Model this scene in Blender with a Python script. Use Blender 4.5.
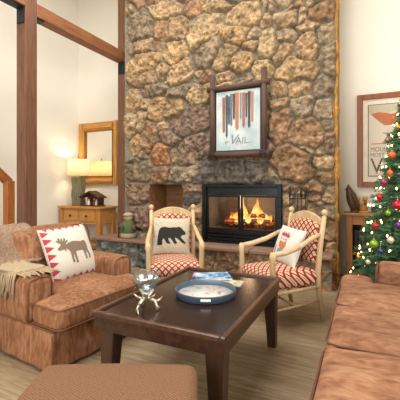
import bpy, bmesh, math, random
import numpy as np
from mathutils import Vector, Matrix, Euler

for o in list(bpy.data.objects):
    bpy.data.objects.remove(o, do_unlink=True)
SC = bpy.context.scene
COL = SC.collection
random.seed(7)
RNG = np.random.default_rng(11)
PI = math.pi
R = math.radians

# ------------------------------------------------------------------ camera, light, exposure
cam_d = bpy.data.cameras.new('camera')
cam = bpy.data.objects.new('camera', cam_d); COL.objects.link(cam)
cam.location = (0, 0, 1.30)
cam.rotation_euler = (R(90), 0, R(25.6))
cam_d.sensor_width = 36; cam_d.sensor_fit = 'HORIZONTAL'; cam_d.lens = 31.05
cam_d.shift_y = -0.0375
cam_d.clip_start = 0.02
SC.camera = cam
SC.cycles.use_denoising = True
SC.cycles.max_bounces = 8
SC.cycles.sample_clamp_indirect = 6
SC.view_settings.view_transform = 'Standard'
SC.view_settings.look = 'None'
SC.view_settings.gamma = 1.0
SC.view_settings.use_curve_mapping = False
SC.view_settings.exposure = -0.1

w = bpy.data.worlds.new('world'); SC.world = w; w.use_nodes = True
bg = w.node_tree.nodes['Background']
bg.inputs[0].default_value = (0.75, 0.86, 1.0, 1); bg.inputs[1].default_value = 1.0

def area(name, loc, target, sx, sy, power, col=(1, 1, 1)):
    d = bpy.data.lights.new(name, 'AREA'); d.shape = 'RECTANGLE'; d.size = sx; d.size_y = sy
    d.energy = power; d.color = col
    o = bpy.data.objects.new(name, d); COL.objects.link(o); o.location = loc
    o.rotation_euler = (Vector(target) - Vector(loc)).to_track_quat('-Z', 'Y').to_euler()
    return o
# daylight through the windows behind the camera, plus added side and overhead fill lamps
area('window_daylight', (-1.5, -2.9, 2.0), (-1.6, 5, 1.5), 2.1, 2.6, 175, (1.0, 0.97, 0.93))
area('side_fill_lamp', (2.5, 1.0, 2.2), (-3, 2.6, 1.0), 2.6, 2.2, 110, (1.0, 0.96, 0.90))  # added fill from the right, no known window there
area('overhead_fill_lamp', (-2.0, 2.2, 5.1), (-2.0, 2.4, 0), 3.4, 3.0, 265, (1.0, 0.96, 0.90))  # soft overhead fill, added to brighten the room; no known skylight

# ------------------------------------------------------------------ helpers
def lin(h):
    if isinstance(h, str):
        h = h.lstrip('#'); h = [int(h[i:i+2], 16) / 255 for i in (0, 2, 4)]
    return tuple((c / 12.92 if c <= 0.04045 else ((c + 0.055) / 1.055) ** 2.4) for c in h)
def l4(h): return (*lin(h), 1.0)

class MB:
    """collects shapes; build() links them as ONE mesh object"""
    def __init__(s): s.v = []; s.f = []; s.sm = []
    def add(s, v, f, smooth=True, M=None):
        n = len(s.v)
        s.v += [tuple(M @ Vector(p)) if M is not None else tuple(p) for p in v]
        s.f += [tuple(i + n for i in q) for q in f]; s.sm += [smooth] * len(f)
        return s
    def box(s, x0, x1, y0, y1, z0, z1, M=None):
        v = [(x, y, z) for x in (x0, x1) for y in (y0, y1) for z in (z0, z1)]
        f = [(0, 1, 3, 2), (4, 6, 7, 5), (0, 4, 5, 1), (2, 3, 7, 6), (0, 2, 6, 4), (1, 5, 7, 3)]
        return s.add(v, f, False, M)
    def taper(s, c0, a0, b0, c1, a1, b1, M=None):
        v = []
        for (c, a, b) in ((c0, a0, b0), (c1, a1, b1)):
            v += [(c[0] + i * a, c[1] + j * b, c[2]) for i, j in ((-1, -1), (1, -1), (1, 1), (-1, 1))]
        f = [(3, 2, 1, 0), (4, 5, 6, 7)] + [(i, (i + 1) % 4, 4 + (i + 1) % 4, 4 + i) for i in range(4)]
        return s.add(v, f, False, M)
    def rbox(s, c, size, r, n=6, deform=None, M=None, m=3):
        hx, hy, hz = (q / 2 for q in size)
        r = min(r, hx, hy, hz) * 0.999
        def grid(h):
            t = [r * (1 - math.cos(PI / 2 * k / m)) for k in range(m)] if False else [r * k / m for k in range(m)]
            inner = [-(h - r) + 2 * (h - r) * k / n for k in range(n + 1)]
            return [-h + q for q in t] + inner + [h - q for q in reversed(t)]
        gs = [grid(hx), grid(hy), grid(hz)]; hh = (hx, hy, hz)
        key = {}; V = []; Fc = []
        def vert(p):
            k = tuple(round(q, 6) for q in p)
            if k not in key:
                inn = [max(-(hh[i] - r), min(hh[i] - r, p[i])) for i in range(3)]
                # tangent-space spacing so arcs are even
                d = Vector([p[i] - inn[i] for i in range(3)])
                d = Vector([math.tan(PI / 4 * max(-1, min(1, q / r))) for q in d])
                if d.length > 1e-9: d = d.normalized() * r
                q = [inn[i] + d[i] for i in range(3)]
                if deform: q = deform(*q)
                q = [q[i] + c[i] for i in range(3)]
                key[k] = len(V); V.append(tuple(q))
            return key[k]
        for ax in range(3):
            a, b = (ax + 1) % 3, (ax + 2) % 3
            for sg in (-1, 1):
                for i in range(len(gs[a]) - 1):
                    for j in range(len(gs[b]) - 1):
                        q = []
                        for (ii, jj) in ((i, j), (i + 1, j), (i + 1, j + 1), (i, j + 1)):
                            p = [0, 0, 0]; p[ax] = sg * hh[ax]; p[a] = gs[a][ii]; p[b] = gs[b][jj]
                            q.append(vert(p))
                        if sg < 0: q.reverse()
                        Fc.append(q)
        return s.add(V, Fc, True, M)
    def tube(s, pts, rad, seg=8, closed=False, M=None, cap=True):
        pts = [Vector(p) for p in pts]; n = len(pts)
        if not hasattr(rad, '__len__'): rad = [rad] * n
        V = []; Fc = []
        up = None
        for i, p in enumerate(pts):
            if closed: t = (pts[(i + 1) % n] - pts[i - 1])
            else: t = pts[min(i + 1, n - 1)] - pts[max(i - 1, 0)]
            t.normalize()
            if up is None:
                up = Vector((0, 0, 1)) if abs(t.z) < 0.9 else Vector((1, 0, 0))
            a = t.cross(up)
            if a.length < 1e-4: a = t.orthogonal()
            a.normalize(); up = a.cross(t).normalized()
            for k in range(seg):
                an = 2 * PI * k / seg
                V.append(p + (a * math.cos(an) + up * math.sin(an)) * rad[i])
        m = n if closed else n - 1
        for i in range(m):
            for k in range(seg):
                i2 = (i + 1) % n
                Fc.append((i * seg + k, i * seg + (k + 1) % seg, i2 * seg + (k + 1) % seg, i2 * seg + k))
        if cap and not closed:
            Fc.append(tuple(range(seg - 1, -1, -1))); Fc.append(tuple((n - 1) * seg + k for k in range(seg)))
        return s.add(V, Fc, True, M)
    def lathe(s, prof, c=(0, 0, 0), seg=16, M=None, wob=None):
        V = []; Fc = []
        for (r, z) in prof:
            for k in range(seg):
                a = 2 * PI * k / seg; rr = r * (wob(a, z) if wob else 1)
                V.append((c[0] + rr * math.cos(a), c[1] + rr * math.sin(a), c[2] + z))
        n = len(prof)
        for i in range(n - 1):
            for k in range(seg):
                Fc.append((i * seg + k, i * seg + (k + 1) % seg, (i + 1) * seg + (k + 1) % seg, (i + 1) * seg + k))
        Fc.append(tuple(range(seg - 1, -1, -1))); Fc.append(tuple((n - 1) * seg + k for k in range(seg)))
        return s.add(V, Fc, True, M)
    def ball(s, c, r, seg=12, rings=8, M=None):
        rx, ry, rz = r if hasattr(r, '__len__') else (r, r, r)
        V = [(c[0], c[1], c[2] - rz)]; Fc = []
        for i in range(1, rings):
            ph = -PI / 2 + PI * i / rings
            for k in range(seg):
                a = 2 * PI * k / seg
                V.append((c[0] + rx * math.cos(ph) * math.cos(a), c[1] + ry * math.cos(ph) * math.sin(a), c[2] + rz * math.sin(ph)))
        V.append((c[0], c[1], c[2] + rz)); top = len(V) - 1
        for k in range(seg): Fc.append((0, 1 + (k + 1) % seg, 1 + k))
        for i in range(rings - 2):
            for k in range(seg):
                a = 1 + i * seg; b = a + seg
                Fc.append((a + k, a + (k + 1) % seg, b + (k + 1) % seg, b + k))
        a = 1 + (rings - 2) * seg
        for k in range(seg): Fc.append((a + k, a + (k + 1) % seg, top))
        return s.add(V, Fc, True, M)
    def prism(s, poly, d0, d1, axis='y', M=None, smooth=False):
        """2-D polygon extruded; axis y: poly is (x,z); z: (x,y); x: (y,z)"""
        def P(a, b, d): return {'y': (a, d, b), 'z': (a, b, d), 'x': (d, a, b)}[axis]
        n = len(poly)
        V = [P(a, b, d0) for a, b in poly] + [P(a, b, d1) for a, b in poly]
        Fc = [tuple(range(n)), tuple(range(2 * n - 1, n - 1, -1))] + [(i, (i + 1) % n, n + (i + 1) % n, n + i) for i in range(n)]
        return s.add(V, Fc, smooth, M)
    def build(s, name, m, parent=None, bevel=0, loc=None, rot=None, sub=0):
        me = bpy.data.meshes.new(name); me.from_pydata(s.v, [], s.f); me.update()
        bm = bmesh.new(); bm.from_mesh(me); bmesh.ops.recalc_face_normals(bm, faces=bm.faces); bm.to_mesh(me); bm.free()
        me.polygons.foreach_set('use_smooth', s.sm)
        if m: me.materials.append(m)
        o = bpy.data.objects.new(name, me); COL.objects.link(o)
        if parent: o.parent = parent
        if loc: o.location = loc
        if rot: o.rotation_euler = rot
        if bevel:
            b = o.modifiers.new('bevel', 'BEVEL'); b.width = bevel; b.segments = 2; b.limit_method = 'ANGLE'; b.angle_limit = R(40)
        if sub:
            b = o.modifiers.new('sub', 'SUBSURF'); b.levels = sub; b.render_levels = sub
        return o

def tag(o, label=None, cat=None, group=None, kind=None):
    for k, v in (('label', label), ('category', cat), ('group', group), ('kind', kind)):
        if v: o[k] = v
    return o
def thing(name, label, cat, loc=(0, 0, 0), rz=0, group=None):
    o = bpy.data.objects.new(name, None); COL.objects.link(o)
    o.empty_display_size = 0.1
    o.location = loc; o.rotation_euler = (0, 0, rz)
    return tag(o, label, cat, group)
def struct(name, mb, m, bevel=0):
    o = mb.build(name, m, None, bevel); o['kind'] = 'structure'; return o
def copy_tree(o, parent=None):
    c = o.copy(); COL.objects.link(c); c.parent = parent
    for ch in list(o.children): copy_tree(ch, c)
    return c

# ------------------------------------------------------------------ materials
MATS = {}
class NT:
    def __init__(s, name):
        s.m = bpy.data.materials.new(name); s.m.use_nodes = True
        s.t = s.m.node_tree; s.n = s.t.nodes; s.b = s.n['Principled BSDF']; s.out = s.n['Material Output']
        MATS[name] = s.m
    def node(s, ty, **k):
        n = s.n.new(ty)
        for a, v in k.items():
            if a.startswith('i_'):
                key = a[2:]; key = int(key) if key.isdigit() else key
                n.inputs[key].default_value = v
            else: setattr(n, a, v)
        return n
    def link(s, a, b): s.t.links.new(a, b); return s
    def coord(s, which='Object', scale=(1, 1, 1), rot=(0, 0, 0)):
        tc = s.node('ShaderNodeTexCoord'); mp = s.node('ShaderNodeMapping')
        mp.inputs['Scale'].default_value = scale; mp.inputs['Rotation'].default_value = rot
        s.link(tc.outputs[which], mp.inputs[0]); return mp.outputs[0]
    def noise(s, vec, scale, detail=4, rough=0.55, dist=0.0):
        n = s.node('ShaderNodeTexNoise'); n.inputs['Scale'].default_value = scale; n.inputs['Detail'].default_value = detail
        n.inputs['Roughness'].default_value = rough; n.inputs['Distortion'].default_value = dist
        if vec is not None: s.link(vec, n.inputs['Vector'])
        return n.outputs['Fac']
    def ramp(s, fac, stops):
        r = s.node('ShaderNodeValToRGB'); e = r.color_ramp.elements
        while len(e) > 1: e.remove(e[-1])
        e[0].position = stops[0][0]; e[0].color = l4(stops[0][1])
        for p, c in stops[1:]:
            q = e.new(p); q.color = l4(c)
        s.link(fac, r.inputs[0]); return r.outputs[0]
    def mix(s, fac, a, b, mode='MIX'):
        n = s.node('ShaderNodeMix'); n.data_type = 'RGBA'; n.blend_type = mode
        for sock, v in ((n.inputs[0], fac), (n.inputs[6], a), (n.inputs[7], b)):
            if isinstance(v, bpy.types.NodeSocket): s.link(v, sock)
            elif isinstance(v, (int, float)): sock.default_value = v
            else: sock.default_value = l4(v)
        return n.outputs[2]
    def math(s, op, a, b=None, c=None):
        n = s.node('ShaderNodeMath'); n.operation = op
        for i, v in enumerate((a, b, c)):
            if v is None: continue
            if isinstance(v, bpy.types.NodeSocket): s.link(v, n.inputs[i])
            else: n.inputs[i].default_value = v
        return n.outputs[0]
    def bump(s, h, strength=0.3, dist=0.01):
        b = s.node('ShaderNodeBump'); b.inputs['Strength'].default_value = strength; b.inputs['Distance'].default_value = dist
        s.link(h, b.inputs['Height']); s.link(b.outputs[0], s.b.inputs['Normal']); return s
    def col(s, c):
        if isinstance(c, bpy.types.NodeSocket): s.link(c, s.b.inputs['Base Color'])
        else: s.b.inputs['Base Color'].default_value = l4(c)
        return s
    def set(s, **k):
        for a, v in k.items():
            a = a.replace('_', ' '); s.b.inputs[a].default_value = v
        return s

def plain(name, c, rough=0.6, metal=0.0, var=0.12, scale=12, spec=None, bump=0.0):
    t = NT(name); v = t.coord()
    f = t.noise(v, scale)
    base = lin(c)
    dk = t.node('ShaderNodeMix'); dk.data_type = 'RGBA'; t.link(f, dk.inputs[0])
    dk.inputs[6].default_value = (*[q * (1 - var) for q in base], 1); dk.inputs[7].default_value = (*[min(1, q * (1 + var)) for q in base], 1)
    t.col(dk.outputs[2]); t.set(Roughness=rough, Metallic=metal)
    if spec is not None: t.b.inputs['Specular IOR Level'].default_value = spec
    if bump: t.bump(t.noise(v, scale * 6), bump, 0.004)
    return t.m
def wood(name, c0, c1, rough=0.45, axis='x', scale=1.0, contrast=(0.3, 0.7), bump=0.08):
    t = NT(name)
    sc = {'x': (1.2, 14, 14), 'y': (14, 1.2, 14), 'z': (14, 14, 1.2)}[axis]
    v = t.coord(scale=[q * scale for q in sc])
    f = t.noise(v, 2.2, 6, 0.6, 0.6)
    t.col(t.ramp(f, [(contrast[0], c0), (contrast[1], c1)])); t.set(Roughness=rough)
    t.bump(f, bump, 0.004)
    return t.m
def fabric(name, c0, c1, c2, stretch=(6, 6, 30), scale=2.0, rough=0.95, weave=260):
    t = NT(name); v = t.coord(scale=stretch); v2 = t.coord()
    f = t.noise(v, scale, 5, 0.6, 0.4); g = t.noise(v2, 2.6, 3, 0.5)
    base = t.ramp(f, [(0.32, c0), (0.5, c1), (0.68, c2)])
    ov = t.ramp(g, [(0.3, (0.72, 0.70, 0.68)), (0.7, (1.0, 1.0, 1.0))])
    t.col(t.mix(0.75, base, ov, 'MULTIPLY')); t.set(Roughness=rough, Sheen_Weight=0.12, Sheen_Roughness=0.5)
    t.b.inputs['Specular IOR Level'].default_value = 0.15
    t.b.inputs['Sheen Tint'].default_value = l4(c2)
    t.bump(t.noise(v2, weave, 2), 0.25, 0.003)
    return t.m
def emit(name, c, strength):
    t = NT(name); t.b.inputs['Base Color'].default_value = l4(c); t.b.inputs['Emission Color'].default_value = l4(c)
    t.b.inputs['Emission Strength'].default_value = strength
    return t.m
def glass(name, tint=(1, 1, 1), refl=0.10):
    t = NT(name)
    tr = t.node('ShaderNodeBsdfTransparent'); tr.inputs[0].default_value = (*tint, 1)
    gl = t.node('ShaderNodeBsdfGlossy'); gl.inputs['Roughness'].default_value = 0.03
    mx = t.node('ShaderNodeMixShader'); mx.inputs[0].default_value = refl
    t.link(tr.outputs[0], mx.inputs[1]); t.link(gl.outputs[0], mx.inputs[2]); t.link(mx.outputs[0], t.out.inputs[0])
    return t.m

wall_m = plain('wall_plaster', '#f1ecdf', 0.9, var=0.03, scale=3)
ceil_m = plain('ceiling_plaster', '#f0ece2', 0.9, var=0.02)
timber_m = wood('timber_brown', '#523422', '#7c5238', 0.6, 'z')
beam_m = wood('timber_beam_brown', '#6b4228', '#9a6238', 0.6, 'y')
rail_m = wood('rail_orange_wood', '#8f5224', '#b9743a', 0.45, 'z')
pine_m = wood('honey_pine', '#a8702f', '#cf9850', 0.45, 'x')
pineleg_m = wood('honey_pine_upright', '#a56c2d', '#c98f48', 0.45, 'z')
oak_m = wood('amber_oak', '#9c6530', '#bf8748', 0.45, 'x')
oakleg_m = wood('amber_oak_upright', '#9a632e', '#bb8244', 0.45, 'z')
gold_m = wood('gold_frame', '#a8702a', '#dca552', 0.35, 'z', 0.7)
goldx_m = wood('gold_frame_bar', '#a8702a', '#dca552', 0.35, 'x', 0.7)
chairwood_m = wood('pale_peeled_wood', '#b3946a', '#d2b88e', 0.5, 'z', 0.6)
table_m = wood('dark_walnut', '#1e1411', '#35241c', 0.2, 'y', 1.0)
apron_m = wood('walnut_apron', '#2e1b12', '#4c3020', 0.3, 'y', 0.8)
leg_m = wood('walnut_leg', '#2e1d14', '#4b3021', 0.4, 'z', 0.8)
barn_m = wood('weathered_frame_wood', '#38261d', '#604536', 0.75, 'z')
barnx_m = wood('weathered_frame_bar', '#38261d', '#604536', 0.75, 'x')
redwood_m = wood('reddish_frame_wood', '#7d4122', '#9c5a32', 0.4, 'z')
slab_m = wood('hearth_slab_brown', '#6f5446', '#9a7a66', 0.6, 'x', 0.7)
niche_m = wood('niche_boards', '#6a472d', '#a07448', 0.6, 'x', 0.6)
bark_m = wood('bark_log', '#2a1a12', '#5d4030', 0.9, 'x', 1.4)
iron_m = plain('black_iron', '#14181a', 0.38, 0.6, 0.1)
ironmatte_m = plain('matte_black_metal', '#1b1d1f', 0.5, 0.3, 0.1)
steel_m = plain('dark_strap_steel', '#2b3034', 0.5, 0.7, 0.15)
brick_m = plain('sooty_firebrick', '#6a5a4c', 0.9, var=0.4, scale=5)
mirror_m = NT('silvered_glass').col('#f4f2ec').set(Metallic=1.0, Roughness=0.02).m
pane_m = glass('clear_pane', refl=0.05)
firepane_m = glass('fire_glass', (0.92, 0.92, 0.92), 0.05)
chenille_m = fabric('rust_chenille', '#7e533b', '#9a6c4e', '#b18766', (16, 16, 4), 2.4)
chenille2_m = fabric('rust_chenille_sofa', '#7e543f', '#9c7054', '#b2896b', (5, 10, 10), 2.2)
welt_m = plain('dark_welt', '#75492f', 0.9, var=0.2)
weltsofa_m = plain('dark_welt_sofa', '#643a2a', 0.9, var=0.2)
cream_m = plain('cream_wool', '#d3ccbe', 0.95, var=0.16, scale=60, bump=0.5)
beige_m = plain('speckled_linen', '#b9ad97', 0.95, var=0.4, scale=45, bump=0.5)
black_m = plain('black_wool', '#242222', 0.95, var=0.3, scale=60, bump=0.4)
moosebrown_m = plain('brown_wool', '#7d6a58', 0.95, var=0.2, scale=60, bump=0.4)
redwool_m = plain('red_wool', '#b23a4a', 0.95, var=0.15, scale=60, bump=0.4)
throw_m = fabric('taupe_throw_wool', '#836a58', '#9a806b', '#ae947d', (20, 20, 20), 3.0, weave=140)
knit_m = plain('cream_knit', '#aa9678', 0.95, var=0.35, scale=60, bump=0.6)
charcoal_m = plain('tray_blue_grey', '#425261', 0.35, var=0.1)
white_m = plain('white_paint', '#eeeeea', 0.6, var=0.03)
def wpart(mb, name, m, root, bevel=0):
    """part whose shapes are given in room coordinates, under an unrotated thing"""
    return mb.build(name, m, root, bevel, loc=-Vector(root.location))

# ------------------------------------------------------------------ the room
def floor_mat():
    t = NT('floor_planks')
    v = t.coord()
    br = t.node('ShaderNodeTexBrick'); br.offset = 0.4
    br.inputs['Scale'].default_value = 1.0; br.inputs['Brick Width'].default_value = 1.5; br.inputs['Row Height'].default_value = 0.15
    br.inputs['Mortar Size'].default_value = 0.0025; br.inputs['Color1'].default_value = (0.2, 0.2, 0.2, 1); br.inputs['Color2'].default_value = (0.8, 0.8, 0.8, 1)
    br.inputs['Mortar'].default_value = (0.0, 0.0, 0.0, 1)
    t.link(v, br.inputs['Vector'])
    g = t.noise(t.coord(scale=(1.2, 16, 1)), 2.4, 7, 0.65, 0.5)
    tone = t.math('ADD', t.math('MULTIPLY', br.outputs['Color'], 0.14), g)
    c = t.ramp(tone, [(0.36, '#654f34'), (0.52, '#846c4c'), (0.66, '#9c8664'), (0.8, '#b09d7e')])
    big = t.noise(v, 0.9, 2)
    c = t.mix(t.math('MULTIPLY', big, 0.4), c, '#989080')
    t.col(c); t.set(Roughness=0.5); t.bump(g, 0.06, 0.003)
    return t.m
struct('floor', MB().box(-5.6, 2.7, -3.2, 5.6, -0.1, 0), floor_mat())
struct('ceiling', MB().box(-5.6, -3.8, -3.2, 5.6, 5.2, 5.3).box(-0.2, 2.7, -3.2, 5.6, 5.2, 5.3).box(-3.8, -0.2, -3.2, 0.6, 5.2, 5.3).box(-3.8, -0.2, 3.8, 5.6, 5.2, 5.3), ceil_m)  # ceiling opening is made up for the overhead fill lamp
struct('wall_back', MB().box(-5.6, 2.7, 5.42, 5.6, 0, 5.2), wall_m)
struct('wall_left', MB().box(-5.6, -5.42, -3.2, 5.42, 0, 5.2), wall_m)
struct('wall_right', MB().box(2.6, 2.7, -3.0, -0.4, 0, 5.2).box(2.6, 2.7, 2.4, 5.42, 0, 5.2).box(2.6, 2.7, -0.4, 2.4, 0, 1.0).box(2.6, 2.7, -0.4, 2.4, 3.4, 5.2), wall_m)  # opening in this wall is made up for the side fill lamp
struct('wall_front', MB().box(-5.42, -2.6, -3.2, -3.0, 0, 5.2).box(-0.4, 2.6, -3.2, -3.0, 0, 5.2).box(-2.6, -0.4, -3.2, -3.0, 0, 0.6).box(-2.6, -0.4, -3.2, -3.0, 3.4, 5.2), wall_m)
base_m = plain('painted_baseboard', '#d9d2c2', 0.6, var=0.03)
struct('baseboard_back', MB().box(-0.3, 2.6, 5.40, 5.42, 0, 0.12), base_m)
struct('baseboard_left', MB().box(-5.42, -5.40, -3.0, 5.42, 0, 0.12), base_m)

# timber posts and beam
t = thing('timber_post', 'dark brown square timber post standing behind the rust armchair', 'post', (-3.9, 3.02, 0))
wpart(MB().box(-3.985, -3.815, 2.935, 3.105, 0, 5.2), 'post_shaft', timber_m, t, 0.008)
wpart(MB().box(-3.96, -3.84, 2.92, 2.936, 3.33, 3.52), 'strap_bracket', steel_m, t)
t = thing('timber_post', 'brown timber post against the left edge of the stone chimney', 'post', (-3.88, 5.0, 0))
wpart(MB().box(-3.97, -3.78, 4.90, 5.09, 0, 5.2), 'post_shaft', timber_m, t, 0.008)
wpart(MB().box(-3.95, -3.80, 4.885, 4.90, 3.26, 3.46), 'strap_bracket', steel_m, t)
t = thing('timber_beam', 'long brown timber beam running high between the two posts', 'beam', (-3.9, 4.0, 3.5))
wpart(MB().box(-3.985, -3.815, 3.105, 4.90, 3.47, 3.64), 'beam_body', beam_m, t, 0.008)
wpart(MB().box(-3.96, -3.84, 3.11, 3.24, 3.458, 3.47), 'strap_bracket', steel_m, t)
t = thing('timber_beam', 'timber beam with a dark steel strap beneath, at the upper left corner', 'beam', (-3.9, 1.5, 3.5))
wpart(MB().box(-3.985, -3.815, -1.0, 2.935, 3.53, 3.70), 'beam_body', beam_m, t, 0.008)
wpart(MB().box(-3.96, -3.84, 2.0, 2.935, 3.515, 3.53), 'strap_bracket', steel_m, t)

# stair railing, left edge
t = thing('stair_railing', 'orange wood stair railing sloping down beside the timber post', 'railing', (-4.9, 3.2, 0))
wpart(MB().tube([(-5.27, 2.9, 2.10), (-4.61, 3.28, 1.33)], 0.07, 4), 'handrail', rail_m, t)
wpart(MB().box(-4.66, -4.55, 3.22, 3.33, 0, 1.36), 'newel_post', rail_m, t, 0.006)
for k, (bx, by) in enumerate(((-5.03, 3.04), (-5.35, 2.86))):
    wpart(MB().box(bx - 0.05, bx + 0.05, by - 0.05, by + 0.05, 0, 1.33 + 1.17 * (-4.61 - bx) - 0.05), 'baluster', rail_m, t)

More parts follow.
